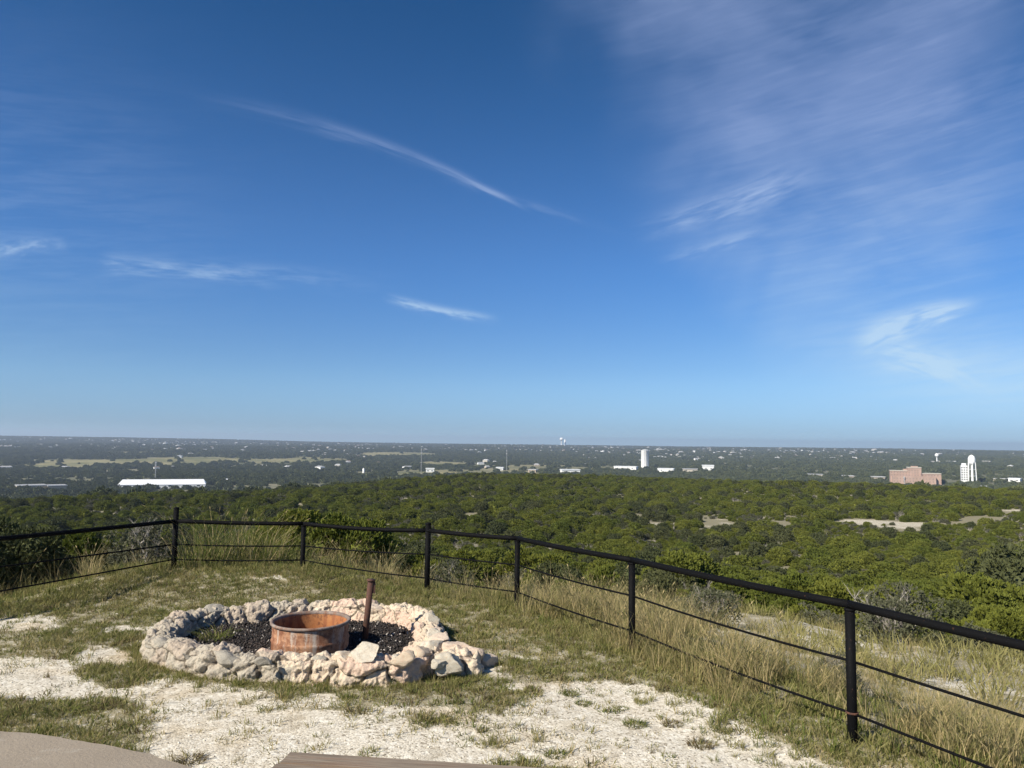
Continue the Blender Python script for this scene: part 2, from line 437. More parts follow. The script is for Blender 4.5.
def ground_material():
    m_, B = mat('ground_soil'); pos = B.n('ShaderNodeNewGeometry').outputs['Position']
    a = B.n('ShaderNodeAttribute', attribute_name='zones'); gr, me_, ro = B.sep(a.outputs['Vector'])
    # crushed limestone
    v1 = B.n('ShaderNodeTexVoronoi'); v1.feature = 'F1'; B.put(v1.inputs['Vector'], pos); v1.inputs['Scale'].default_value = 62
    v2 = B.n('ShaderNodeTexVoronoi'); v2.feature = 'F1'; B.put(v2.inputs['Vector'], pos); v2.inputs['Scale'].default_value = 27
    cellr = B.sep(v1.outputs['Color'])[0]; cellr2 = B.sep(v2.outputs['Color'])[1]
    stone = B.mix(cellr, (.54, .475, .37), (.74, .68, .56))
    stone = B.mix(B.step(B.sep(v1.outputs['Color'])[2], .84, .92), stone, (.27, .23, .17))
    stone = B.mix(B.mul(B.step(cellr2, .75, .95), .6), stone, (.84, .79, .68))
    stone = B.mix(B.step(B.noise(pos, 1.1, 4), .50, .75), stone, (.80, .72, .60), 'MULTIPLY')
    # a warm dusting of soil in blotches between stones
    gravel = B.mix(B.mul(B.step(B.noise(pos, 4.5, 6, .7), .5, .68), .55), stone, (.36, .30, .21))
    # soil below grass
    soil = B.mix(B.noise(pos, 7, 6, .7), (.24, .21, .125), (.42, .365, .25))
    soil = B.mix(B.step(B.noise(pos, 26, 4, .7), .53, .66), soil, (.58, .54, .45))
    # rocky slope beyond the fence
    rock = B.mix(B.step(B.add(B.mul(B.noise(pos, 1.6, 7, .7), .6), B.mul(B.noise(pos, 14, 6, .75), .4)), .44, .56), (.34, .295, .19), (.78, .71, .58))
    floor = B.mix(B.noise(pos, .35, 6, .65), (.13, .125, .065), (.34, .30, .21))
    meadow = B.mix(B.step(B.noise(pos, .012, 5, .6), .35, .65), (.15, .15, .065), (.30, .26, .13))
    pz = B.sep(pos); dist = B.m('SQRT', B.add(B.mul(pz[0], pz[0]), B.mul(pz[1], pz[1])))
    valley = B.mix(B.step(B.noise(pos, .014, 6, .7), .35, .65), (.085, .095, .05), (.22, .20, .125))
    c = B.mix(B.step(dist, 35, 60), B.mix(ro, soil, rock), B.mix(B.mul(ro, .8), floor, (.25, .22, .14)))
    c = B.mix(B.step(dist, 350, 600), c, valley)
    c = B.mix(B.mul(B.step(dist, 60, 30), B.step(B.noise(pos, 9, 6, .75), .5, .62)), c, (.15, .125, .075)) if False else c
    c = B.mix(me_, c, meadow)
    gm = B.step(B.add(gr, B.mul(B.sub(B.noise(pos, 19, 6, .75), .5), 1.7)), .25, .62)
    c = B.mix(gm, c, gravel)
    B.put(B.p.inputs['Base Color'], c); B.p.inputs['Roughness'].default_value = .95
    B.p.inputs['Specular IOR Level'].default_value = .1
    bn = B.n('ShaderNodeBump'); bn.inputs['Strength'].default_value = .45; bn.inputs['Distance'].default_value = .010
    hgt = B.sub(B.mul(B.noise(pos, 30, 4), 1.0), B.mul(v1.outputs['Distance'], .8))
    B.put(bn.inputs['Height'], hgt); B.put(B.p.inputs['Normal'], bn.outputs[0])
    return m_


# ---------------------------------------------------------------- ground: one sheet out to the horizon
MEADOW = [(130, 462, 95, 3.2), (200, 460, 60, 2.8), (60, 465, 40, 2.2), (310, 460, 30, 3.2), (300, 461, 45, 2.5), (440, 464, 30, 3), (390, 455, 45, 2.5),
          (430, 473, 50, 2.5), (185, 461, 30, 3), (30, 467, 60, 1.6)]


def meadow_at(x, y, z):
    px, py = to_pix(x, y, z); g = np.zeros(np.shape(x)); r = np.hypot(x, y)
    wb = (fbm(x, y, 130, 3, 55)-.5)*1.1
    for cx, cy_, rx, ry in MEADOW:
        q = np.sqrt(((px-cx)/rx)**2 + ((py-cy_)/ry)**2) + wb
        g = np.maximum(g, 1-ss(q, .75, 1.1))
    bare = ss(fbm(x, y, 240, 4, 91), .68, .73)*0.7*(np.arctan2(x, y) < .15)
    return np.where((r > 600), np.maximum(g, bare*(r < 4500)), 0)


# clearings in the near forest: (px, py, half-width px, half-height px)
CLEAR = [(478, 517, 17, 3.6), (665, 525, 24, 3.8), (722, 527, 32, 6), (775, 525, 22, 3.4), (905, 527, 40, 6), (870, 524, 30, 4), (975, 522, 24, 4.4), (642, 518, 8, 3), (85, 513, 12, 3), (850, 513, 8, 2.4), (560, 500, 10, 2.2), (300, 505, 9, 2), (1010, 512, 20, 3)]


def clearing_at(x, y, z):
    px, py = to_pix(x, y, z); g = np.zeros(np.shape(x))
    wb = (fbm(x, y, 8, 3, 56)-.5)*1.7
    for cx, cy_, rx, ry in CLEAR:
        q = np.sqrt(((px-cx)/rx)**2 + ((py-cy_)/ry)**2) + wb
        g = np.maximum(g, 1-ss(q, .8, 1.1))
    return g


def build_ground():
    az = np.concatenate([np.arange(-180, -50, 5.), np.arange(-50, 50, .3), np.arange(50, 180.1, 5.)])
    r = list(np.arange(.0, 3, .5)) + list(np.arange(3, 14, .05))
    while r[-1] < 28000: r.append(r[-1]*(1.010 if r[-1] < 6500 else 1.04))
    r = np.array(r); A, R = np.meshgrid(np.radians(az), r, indexing='ij')
    X = R*np.sin(A); Y = R*np.cos(A); Z = height(X, Y)
    na, nr = X.shape
    idx = np.arange(na*nr).reshape(na, nr)
    q = np.stack([idx[:-1, :-1], idx[:-1, 1:], idx[1:, 1:], idx[1:, :-1]], -1).reshape(-1, 4)[:, ::-1]
    V = np.stack([X, Y, Z], -1).reshape(-1, 3)
    x, y, z = V[:, 0], V[:, 1], V[:, 2]
    o = mesh_obj('ground', V, q, ground_material(), smooth=True)
    sdv = seg_dist(x, y)
    g = np.where(np.hypot(x, y) < 16, gravel_field(x, y), 0)
    rock = ss(sdv, 1.2, 3.5)*ss(fbm(x, y, 1.3, 4, 61), .32, .47)*(np.hypot(x, y) < 60)
    me = meadow_at(x, y, z)
    cl = clearing_at(x, y, z)*((np.hypot(x, y) > 50) & (np.hypot(x, y) < 330))
    g = np.maximum(g, cl*.50*ss(fbm(x, y*.6, 10, 3, 57), .50, .62))
    rock = np.maximum(rock, cl)
    at_ = o.data.attributes.new('zones', 'FLOAT_VECTOR', 'POINT')
    at_.data.foreach_set('vector', np.stack([g, me, rock], -1).astype(np.float32).ravel())
    tag(o, kind='structure')


build_ground()

# ---------------------------------------------------------------- geometry-node scatter (stuff only)
def scatter(name, pts, scl, rot, idx, variants, label, cat, tilt=None):
    col = bpy.data.collections.new(name + '_kinds')
    for k, v in enumerate(variants):
        v.name = '%s_kind_%s' % (name, 'abcdefghij'[k]); col.objects.link(v)
    me = bpy.data.meshes.new(name); me.vertices.add(len(pts)); me.vertices.foreach_set('co', np.asarray(pts, np.float32).ravel())
    me.attributes.new('sc', 'FLOAT', 'POINT').data.foreach_set('value', np.asarray(scl, np.float32))
    e = np.zeros((len(pts), 3), np.float32); e[:, 2] = rot
    if tilt is not None: e[:, 0] = tilt[:, 0]; e[:, 1] = tilt[:, 1]
    me.attributes.new('ro', 'FLOAT_VECTOR', 'POINT').data.foreach_set('vector', e.ravel())
    me.attributes.new('ix', 'INT', 'POINT').data.foreach_set('value', np.asarray(idx, np.int32))
    o = bpy.data.objects.new(name, me); C.objects.link(o)
    ng = bpy.data.node_groups.new(name + '_scatter', 'GeometryNodeTree')
    ng.interface.new_socket('Geometry', in_out='INPUT', socket_type='NodeSocketGeometry')
    ng.interface.new_socket('Geometry', in_out='OUTPUT', socket_type='NodeSocketGeometry')
    n = ng.nodes; l = ng.links
    gi = n.new('NodeGroupInput'); go = n.new('NodeGroupOutput')
    mp = n.new('GeometryNodeMeshToPoints'); l.new(gi.outputs[0], mp.inputs[0])
    ci = n.new('GeometryNodeCollectionInfo'); ci.inputs[0].default_value = col
    ci.inputs['Separate Children'].default_value = True; ci.inputs['Reset Children'].default_value = True
    ip = n.new('GeometryNodeInstanceOnPoints'); l.new(mp.outputs[0], ip.inputs['Points']); l.new(ci.outputs[0], ip.inputs['Instance'])
    ip.inputs['Pick Instance'].default_value = True
    for nm, ty, sock in (('sc', 'FLOAT', 'Scale'), ('ro', 'FLOAT_VECTOR', 'Rotation'), ('ix', 'INT', 'Instance Index')):
        na_ = n.new('GeometryNodeInputNamedAttribute'); na_.data_type = ty; na_.inputs['Name'].default_value = nm
        if nm == 'ro':
            er = n.new('FunctionNodeEulerToRotation'); l.new(na_.outputs[0], er.inputs[0]); l.new(er.outputs[0], ip.inputs[sock])
        else: l.new(na_.outputs[0], ip.inputs[sock])
    l.new(ip.outputs[0], go.inputs[0])
    md = o.modifiers.new('scatter', 'NODES'); md.node_group = ng
    return tag(o, label, cat, kind='stuff')


# ---------------------------------------------------------------- plant meshes
def crown_mesh(name, R, Hh, nleaf, leaf, lobes, seed, mat_, core=0.0, base=0.12, link=False, stick=0.35):
    """lumpy crown of lobes covered in small leaf sprays that point outward; leaves fill the outer shell of every lobe"""
    rg = np.random.default_rng(seed)
    cen = []; rad = []
    for k in range(lobes):
        a = rg.uniform(0, 2*pi); rr = math.sqrt(rg.uniform(0, 1))*R*.66
        zc = Hh*(base + .30 + .42*rg.uniform(0, 1)*(1-.55*(rr/(R*.66))**2))
        cen.append((rr*cos(a), rr*sin(a), zc)); rad.append(R*rg.uniform(.30, .50)*(1-.15*(zc/Hh)))
    for k in range(max(5, lobes//2)):                       # low skirt
        a = 2*pi*k/max(5, lobes//2) + rg.uniform(-.3, .3); rr = R*rg.uniform(.5, .66)
        cen.append((rr*cos(a), rr*sin(a), Hh*(base+.16))); rad.append(R*rg.uniform(.3, .42))
    cen = np.array(cen); rad = np.array(rad)
    w = rad**2; w /= w.sum()
    V = []; n_done = 0; Fp = []; 
    P = []; N = []
    while n_done < nleaf:
        k = rg.choice(len(rad), nleaf, p=w)
        d = rg.normal(size=(nleaf, 3)); d /= np.linalg.norm(d, axis=1)[:, None]
        bump = 1 + .16*np.sin(d[:, 0]*9+k) * np.sin(d[:, 1]*8+2*k) + .10*np.sin(d[:, 2]*15+k*3)
        sh = rg.uniform(0, 1, nleaf)**.5*.30 + .72
        p = cen[k] + d*(rad[k]*bump*sh)[:, None]*np.array([1, 1, .92])
        ok = p[:, 2] > Hh*base*.5
        for j in range(len(rad)):
            dd = np.linalg.norm((p-cen[j]), axis=1)
            ok &= (dd > rad[j]*.66) | (k == j)
        P.append(p[ok]); N.append(d[ok]); n_done += ok.sum()
    P = np.concatenate(P)[:nleaf]; N = np.concatenate(N)[:nleaf]
    # spray: two crossing slim triangles-quads along an outward/up direction
    ax = N*.8 + np.array([0, 0, .45]) + rg.normal(size=N.shape)*stick; ax /= np.linalg.norm(ax, axis=1)[:, None]
    t1 = np.cross(ax, rg.normal(size=N.shape)); t1 /= np.linalg.norm(t1, axis=1)[:, None]
    L = leaf*rg.uniform(.7, 1.4, len(P))[:, None]; Wd = L*.36
    tip = P + ax*L; mid = P + ax*L*.5
    A_ = P - t1*Wd*.35; B_ = mid + t1*Wd; D_ = mid - t1*Wd
    t2 = np.cross(ax, t1)
    E_ = mid + t2*Wd; G_ = mid - t2*Wd
    V = np.stack([A_, B_, tip, D_, P, E_, tip, G_], 1).reshape(-1, 3)
    b = np.arange(len(P))[:, None]*8
    Fq = np.concatenate([b+np.array([0, 1, 2, 3]), b+np.array([4, 5, 6, 7])], 0)
    if core:
        # inner foliage mass of the same leaves' colour
        cv = []; cf = []
        for c0, r0 in zip(cen, rad):
            o = len(cv)
            nu, nv = 10, 6
            for i in range(nv+1):
                for j in range(nu):
                    th = pi*i/nv; ph = 2*pi*j/nu
                    q = 1 + .15*rg.normal()
                    cv.append((c0[0]+r0*core*q*sin(th)*cos(ph), c0[1]+r0*core*q*sin(th)*sin(ph), max(.02, c0[2]+r0*core*q*.92*cos(th))))
            for i in range(nv):
                for j in range(nu):
                    cf.append((o+i*nu+j, o+(i+1)*nu+j, o+(i+1)*nu+(j+1) % nu, o+i*nu+(j+1) % nu))
        Fq = np.concatenate([Fq, np.array(cf)+len(V)], 0); V = np.concatenate([V, np.array(cv)], 0)
    return mesh_obj(name, V, Fq, mat_, link=link)


def trunk_mesh(name, Hh, R, seed, mat_, stems=3, link=False, limbs=5):
    rg = random.Random(seed); mb = MB()
    for s_ in range(stems):
        a = rg.uniform(0, 2*pi); lean = rg.uniform(.15, .45)*R
        p0 = Vector((cos(a)*.08, sin(a)*.08, -.3)); top = Vector((cos(a)*lean, sin(a)*lean, Hh*.62))
        pts = [p0, p0.lerp(top, .35)+Vector((rg.uniform(-.1, .1), rg.uniform(-.1, .1), 0)), p0.lerp(top, .7), top]
        r0 = .045*R*1.6
        mb.tube(pts, [r0*1.4, r0, r0*.7, r0*.25], 7)
        for k in range(limbs):
            t = rg.uniform(.3, .9); q = p0.lerp(top, t); b = rg.uniform(0, 2*pi)
            e = q + Vector((cos(b), sin(b), rg.uniform(.3, .8)))*R*rg.uniform(.35, .6)
            mb.tube([q, q.lerp(e, .5)+Vector((0, 0, -.04)), e], [r0*.5, r0*.3, r0*.08], 5)
    return mb.build(name, mat_, link=link, smooth=True)


def twig_mesh(name, R, Hh, seed, mat_, stems=9, link=False, fine=5):
    """leafless shrub: stems that fork into fine twigs"""
    rg = random.Random(seed); mb = MB()
    def grow(p, d, L, r, lev):
        n = 3; pts = [p]
        for i in range(n):
            d = (d + Vector((rg.uniform(-.25, .25), rg.uniform(-.25, .25), rg.uniform(-.1, .2)))).normalized()
            pts.append(pts[-1] + d*L/n)
        mb.tube(pts, [r, r*.8, r*.6, r*.35], 4 if lev < 2 else 3, cap=False)
        if lev < 3:
            for k in range(fine if lev else 4):
                q = pts[rg.choice((1, 2, 3))]
                dd = (d + Vector((rg.uniform(-.9, .9), rg.uniform(-.9, .9), rg.uniform(-.3, .6)))).normalized()
                grow(q, dd, L*rg.uniform(.4, .65), r*.5, lev+1)
    for s_ in range(stems):
        a = rg.uniform(0, 2*pi); t = rg.uniform(.1, .9)
        grow(Vector((cos(a)*.1, sin(a)*.1, -.1)), Vector((cos(a)*t, sin(a)*t, 1)).normalized(), Hh*rg.uniform(.4, .65), .022*R, 0)
    return mb.build(name, mat_, link=link)


def tuft_mesh(name, blades, hmin, hmax, width, spread, lean, seed, mats, head=0.0, droop=.5, hshare=.5):
    rg = np.random.default_rng(seed); V = []; Fc = []; mi = []
    for k in range(blades):
        a = rg.uniform(0, 2*pi); r = spread*math.sqrt(rg.uniform(0, 1)); p = np.array([cos(a)*r, sin(a)*r, -.01])
        h = rg.uniform(hmin, hmax); b = a + rg.normal()*.9; ln = lean*rg.uniform(.2, 1.3)*h
        dr = np.array([cos(b), sin(b), 0]); sd_ = np.array([-sin(b), cos(b), 0])
        yaw = rg.uniform(0, pi); sd_ = np.array([cos(yaw), sin(yaw), 0])
        w = width*rg.uniform(.6, 1.3); o = len(V)
        p1 = p + dr*ln*.35 + np.array([0, 0, h*.55]); p2 = p + dr*ln + np.array([0, 0, h*(1-.25*lean*droop)])
        V += [p-sd_*w, p+sd_*w, p1+sd_*w*.75, p1-sd_*w*.75, p2+sd_*w*.15, p2-sd_*w*.15]
        Fc += [(o, o+1, o+2, o+3), (o+3, o+2, o+4, o+5)]; m_ = 0 if rg.uniform() < .62 else 1; m_ = m_ if len(mats) > 1 else 0
        mi += [m_, m_]
        if head and rg.uniform() < hshare:
            o = len(V); dd = (p2-p1)/np.linalg.norm(p2-p1); q = p2 + dd*head*rg.uniform(.8, 1.3)+dr*head*.25
            V += [p2-dd*head*.3, (p2+q)/2+sd_*.006, q, (p2+q)/2-sd_*.006]; Fc.append((o, o+1, o+2, o+3)); mi.append(m_)
    o = mesh_obj(name, np.array(V), np.array(Fc), mats, link=False)
    o.data.polygons.foreach_set('material_index', mi)
    return o


# ---------------------------------------------------------------- forest on the slope and plateau
NK = 5
J_CROWN = [crown_mesh('juniper_crown', 1.0, 1.45+.12*(k % 3), 8500, .078, 9+k, 100+k, M['juniper'], core=.45) for k in range(NK)]
J_TRUNK = [trunk_mesh('juniper_trunk', 1.45, 1.0, 200+k, M['bark']) for k in range(NK)]
O_CROWN = [crown_mesh('oak_crown', 1.0, 1.5, 6500, .065, 8+k, 300+k, M['oak'], core=.55, base=.2, stick=.9) for k in range(3)]
O_TRUNK = [trunk_mesh('oak_trunk', 1.5, 1.0, 320+k, M['bark'], stems=2, limbs=8) for k in range(3)]
S_TWIG = [twig_mesh('twigs', 1.0, 1.3, 400+k, M['twig'], stems=10) for k in range(3)]
S_LEAF = [crown_mesh('sparse_leaves', .95, 1.2, 2600, .06, 8, 430+k, M['grey_leaf'], core=0, stick=.9) for k in range(3)]
JF = [crown_mesh('mid_crown', 1.0, 1.45, 3600, .095, 9+k, 500+k, M['juniper'], core=.60, stick=.6) for k in range(4)]
OF = [crown_mesh('mid_oak', 1.0, 1.45, 3200, .095, 9+k, 520+k, M['oak'], core=.55, stick=.9) for k in range(2)]

SIDE = [(-9e9, 'left of the tall corner post'), (-.405, 'right of the tall corner post'), (-.10, 'behind the middle rail spans'),
        (.10, 'right of the fire pit'), (.26, 'behind the nearest post'), (.42, 'at the right end')]
NEARW = [(0, 'close to the fence'), (26, 'a short way down the slope'), (40, 'halfway down the slope'), (58, 'at the foot of the slope'), (85, 'out on the plateau')]


def where(x, y):
    a = math.atan2(x, y); r = math.hypot(x, y)
    s = [t for v, t in SIDE if a >= v][-1]; n = [t for v, t in NEARW if r >= v][-1]
    return n, s


def plant(kind, x, y, R, k, rz, label=None, zoff=0.0, group='juniper trees on the slope', sz=1.0):
    n, s = where(x, y); z = hz(x, y) + zoff
    if kind == 'juniper':
        lb = 'green juniper %s, %s' % (n, s)
        o = empty('juniper_tree', (x, y, z), label or lb, 'tree', group, rz)
        parts = (('crown', J_CROWN[k % NK]), ('trunk', J_TRUNK[k % NK]))
    elif kind == 'oak':
        lb = 'dark oak %s, %s' % (n, s)
        o = empty('oak_tree', (x, y, z), label or lb, 'tree', 'dark oaks among the junipers', rz)
        parts = (('crown', O_CROWN[k % 3]), ('trunk', O_TRUNK[k % 3]))
    else:
        lb = 'grey shrub %s, %s' % (n, s)
        o = empty('grey_shrub', (x, y, z), label or lb, 'shrub', 'grey shrubs among the junipers', rz)
        parts = (('twigs', S_TWIG[k % 3]), ('leaves', S_LEAF[k % 3]))
    o.scale = (R, R, R*sz)
    for nm, src in parts:
        c = bpy.data.objects.new(nm, src.data); C.objects.link(c); c.parent = o
    return o


def forest_points():
    out = []
    r = 8.0
    rg = np.random.default_rng(5)
    while r < 420:
        st = 1.75 + 1.0*ss(r, 20, 130)
        na = int(radians(104)*r/st)
        for k in range(na):
            a = radians(-52) + radians(104)*(k+.5*rg.uniform(-.9, .9)+.5)/na; rr = r + rg.uniform(-.45, .45)*st
            out.append((rr*sin(a), rr*cos(a), rg.uniform(), rg.uniform(), rg.uniform()))
        r += st*.92
    return np.array(out)


FP = forest_points()
x, y = FP[:, 0], FP[:, 1]; r = np.hypot(x, y); az = np.arctan2(x, y); sdv = seg_dist(x, y)
startd = np.interp(az, np.radians([-50, -35, -22, -14, -8, -3, 2, 10, 20, 30, 50]), [2.6, 2.6, 2.8, 2.2, 2.4, 4.5, 6.0, 8.5, 10, 10.5, 10])
startd = startd + (fbm(x, y, 3, 2, 8)-.5)*2.5
zz = height(x, y)
keep = (sdv > startd)
sparse = ss(sdv-startd, 0, 10)                   # thinner at the upper edge
keep &= FP[:, 2] < .40 + .55*sparse
keep &= clearing_at(x, y, zz) < .2 + .5*(FP[:, 4] < .12)
gap = fbm(x, y, 16, 3, 66)
keep &= ~((gap > .60) & (FP[:, 3] < .85))
rpl = np.interp(az, _paz, _prr)
keep &= r < rpl + 140
FP = FP[keep]; x, y = FP[:, 0], FP[:, 1]; r = np.hypot(x, y); zz = height(x, y); sdv = seg_dist(x, y)
kindn = fbm(x, y, 9, 3, 67) + (FP[:, 4]-.5)*.52
kind = np.where(kindn > .645, 2, np.where(kindn < .335, 1, 0))    # 2 grey shrub, 1 oak, 0 juniper
size = (.75 + .95*FP[:, 3]**1.4)*(1+.12*ss(r, 60, 200))
size *= (.55+.45*ss(sdv, 5, 24))*(.8+.4*FP[:, 2])*np.where(kind == 2, .72, 1)*np.where(kind == 1, 1.05, 1)
hf = fbm(x, y, 25, 2, 68)
order = np.argsort(r)
pxs, pys = to_pix(x, y, zz+1.5)
inview = (pxs > -60) & (pxs < 1084)
cnt = {0: 0, 1: 0, 2: 0}; LIM = {0: 290, 1: 90, 2: 110}
rest = []
DENSE_SKIP = []
for i in order:
    k = int(kind[i])
    if r[i] < 26 and not inview[i]:
        pass
    if inview[i] and cnt[k] < LIM[k]:
        cnt[k] += 1
        plant(['juniper', 'oak', 'shrub'][k], x[i], y[i], size[i], int(FP[i, 2]*997), FP[i, 4]*6.28, zoff=-.1, sz=.74+.28*FP[i, 3])
    else: rest.append(i)
rest = np.array(rest)
vi = np.where(kind[rest] == 0, RNG.integers(0, 4, len(rest)), np.where(kind[rest] == 1, RNG.integers(4, 6, len(rest)), 6))
twf = twig_mesh('mid_twigs', 1.0, 1.2, 450, M['twig'], stems=7, fine=4)
# the twig shrub carries a few leaves too
sc_r = size[rest]*np.where(vi == 6, .9, 1.0)
scatter('juniper_forest', np.stack([x[rest], y[rest], zz[rest]-.32*size[rest]], -1), sc_r, RNG.uniform(0, 6.28, len(rest)), vi, JF+OF+[twf],
        'continuous juniper and oak scrub covering the plateau below the overlook', 'forest')

# low bushes that fill the ground between the trees
MG = [crown_mesh('mid_grey', 1.0, 1.2, 1500, .12, 7, 540+k, M['grey_leaf'], core=.35, stick=.9) for k in range(2)]
n_ = 30000; rgu = np.random.default_rng(77); uq = rgu.uniform(0, 1, n_); ur = 14 + 330*uq**.8; ua = rgu.uniform(-.80, .80, n_)
ux_, uy_ = ur*np.sin(ua), ur*np.cos(ua); uz = height(ux_, uy_); us = seg_dist(ux_, uy_)
usd = np.interp(ua, np.radians([-50, -22, -8, 2, 10, 50]), [2, 2, 2, 5, 8, 9.5])
uk = (us > usd) & (ur < np.interp(ua, _paz, _prr)+120) & (clearing_at(ux_, uy_, uz) < .25+.5*(rgu.uniform(0, 1, n_) < .2))
ux_, uy_, uz, us = ux_[uk], uy_[uk], uz[uk], us[uk]; m_ = len(ux_); pick = rgu.uniform(0, 1, m_)
MU = [crown_mesh('low_bush', 1.0, 1.1, 2600, .12, 7, 560+k, M['juniper'], core=.3) for k in range(2)]
scatter('understory_bushes', np.stack([ux_, uy_, uz-.08], -1), rgu.uniform(.3, .85, m_)*(.6+.4*ss(us, 6, 20)), rgu.uniform(0, 6.28, m_),
        np.where(pick < .30, 2, np.where(pick < .56, 3, np.where(pick < .76, 0, np.where(pick < .90, 1, 4)))), MG+MU+[twig_mesh('low_twigs', .9, .9, 460, M['twig'], stems=7, fine=4)],
        'low mixed bushes filling the ground between the junipers', 'bushes')

# a few plants of their own near the fence
def spot(px, D):
    d = pix_dir(px, 500); d = d/math.hypot(d[0], d[1]); return d[0]*D, d[1]*D
for px, D, R, kd, k, lb in ((25, 14.0, .82, 'oak', 0, 'dark grey-green bush behind the fence at the left edge of the photo'),
                            (-35, 14.0, 1.0, 'oak', 1, 'dark bush behind the fence just beyond the left edge'),
                            (152, 14.3, .85, 'shrub', 1, 'tall grey leafy shrub rising just left of the tall corner post'),
                            (1012, 41, 2.9, 'oak', 2, 'large round dark oak at the right edge of the green slope'),
                            (60, 15.4, .75, 'juniper', 2, 'small dense green juniper right of the dark bush at left'),
                            (108, 16.0, .7, 'juniper', 3, 'low juniper between the dark bush and the tall grey shrub'),
                            (345, 15.4, 1.0, 'juniper', 0, 'green juniper behind the fence above the leaning iron stake'),
                            (300, 15.6, .95, 'juniper', 1, 'green juniper right behind the second short post from the left'),
                            (560, 22, 1.2, 'oak', 1, 'dark leafy bush behind the fence right of the middle post'),
                            (445, 13.4, .62, 'shrub', 2, 'small grey twiggy shrub behind the rail near the middle tall post'),
                            (705, 13.2, .6, 'shrub', 0, 'bare grey shrub on the dry grass beyond the right rail'),
                            (835, 8.6, .28, 'shrub', 1, 'small grey shrub in the dry grass left of the nearest post'),
                            (890, 14.5, .85, 'shrub', 2, 'grey-green spiky shrub on the pale slope right of the nearest post')):
    xx, yy = spot(px, D); plant(kd, xx, yy, R, k, k*1.3, label=lb, zoff=-.05)

# ---------------------------------------------------------------- far structures first (they need clearings in the valley wood)
HOLES = []     # (x, y, radius)


def anchor(px, py, rmin=400, hole=40):
    hx, hy, rr = hit(px, py, rmin); HOLES.append((hx, hy, hole, rr)); return hx, hy, rr


def facing(hx, hy, extra=0.0): return -math.atan2(hx, hy) + extra


def bldg(px, py, wpx, hpx, name, label, cat, walls, roof, rmin=600, depth=25, windows=True, group=None, extra=.12, pitched=False, hole=None):
    hx, hy, rr = anchor(px, py, rmin, hole or 20)
    w = wpx*rr/F_PX; h = hpx*rr/F_PX; z = hz(hx, hy) - .3
    HOLES[-1] = (hx, hy, w*.52+3, rr)
    o = empty(name, (hx, hy, z), label, cat, group, facing(hx, hy, extra))
    wt_ = .55 if pitched else .82
    mb = MB(); mb.box(-w/2, w/2, -depth/2, depth/2, -6, h*wt_); mb.build('wall', walls, o)
    mb = MB()
    if pitched:
        mb.add([(-w/2-.3, -depth/2-.3, h*.55), (w/2+.3, -depth/2-.3, h*.55), (w/2+.3, depth/2+.3, h*.55), (-w/2-.3, depth/2+.3, h*.55),
                (-w/2-1+w*.04, 0, h*1.15), (w/2+1-w*.04, 0, h*1.15)], [(0, 1, 5, 4), (2, 3, 4, 5), (1, 2, 5), (3, 0, 4), (3, 2, 1, 0)])
    else: mb.box(-w/2-.6, w/2+.6, -depth/2-.6, depth/2+.6, h*.82, h)
    mb.build('roof', roof, o)
    if windows:
        n = max(2, int(w/11)); hh = min(1.2, h*.22)
        for k in range(min(n, 24)):
            cx = -w/2 + w*(k+.5)/n; mb = MB(); mb.box(cx-1.3, cx+1.3, -depth/2-.12, -depth/2+.2, h*.3, h*.3+hh)
            mb.build('window', M['glass'], o)
    return o


# long white metal shed on the left
bldg(163.5, 487.5, 70, 6.6, 'metal_shed', 'long white metal shed among dark trees on the left', 'shed', M['white_paint'], M['white_roof'], rmin=450, depth=34, extra=-.06, pitched=True, windows=True)
bldg(31, 490, 20, 4.6, 'warehouse', 'grey flat shed at the far left, the left one of two', 'shed', M['tan_wall'], M['grey_roof'], rmin=450, depth=20, group='two grey sheds at left')
bldg(56, 490, 13, 4.6, 'warehouse', 'short grey shed between the far left shed and the long white one', 'shed', M['tan_wall'], M['grey_roof'], rmin=450, depth=18, group='two grey sheds at left')
lows = [(626, 469.5, 22, 3.4, 'white'), (666, 471.5, 15, 3.4, 'white'), (690, 471.5, 14, 3, 'grey'), (708, 470, 10, 5, 'white'), (570, 472.5, 18, 3.4, 'white'),
        (533, 472, 8, 3, 'tan'), (500, 470, 7, 3, 'white'), (430, 472, 8, 4, 'white'), (848, 478, 9, 2.4, 'tan'), (878, 480, 9, 3.4, 'tan'), (1001, 481, 8, 2.4, 'tan'), (1015, 481.5, 8, 3, 'white'), (985, 488.5, 6, 2.2, 'tan'),
        (815, 477, 12, 3, 'grey'), (951, 463, 6, 1.8, 'white'), (987, 463, 6, 1.8, 'tan'), (227, 489, 4, 2.6, 'white'), (18, 449, 5, 2, 'white')]
WH = {'white': (M['white_paint'], M['white_roof']), 'grey': (M['cream_wall'], M['grey_roof']), 'tan': (M['tan_wall'], M['pale_roof'])}
def nearw(px):
    marks = [(645, 'the white standpipe'), (916, 'the brick building'), (968, 'the white water tower pair'), (506, 'the tall thin mast near the centre'), (421, 'the left radio mast'), (163, 'the long white shed')]
    m_ = min(marks, key=lambda q: abs(q[0]-px)); return ('left of ' if px < m_[0] else 'right of ') + m_[1]
SZ = lambda w: 'tiny' if w < 8.5 else ('short' if w < 12 else ('mid-sized' if w < 17.5 else 'long'))
for i, (px, py, w, h, c) in enumerate(lows):
    a, b = WH[c]
    bldg(px, py, w, h, 'low_building', '%s %s low building %s' % (SZ(w), {'white': 'white', 'grey': 'grey-roofed', 'tan': 'tan'}[c], nearw(px)), 'building', a, b,
         rmin=900, depth=16, group='low buildings along the edge of town', extra=(i % 5-2)*.12)

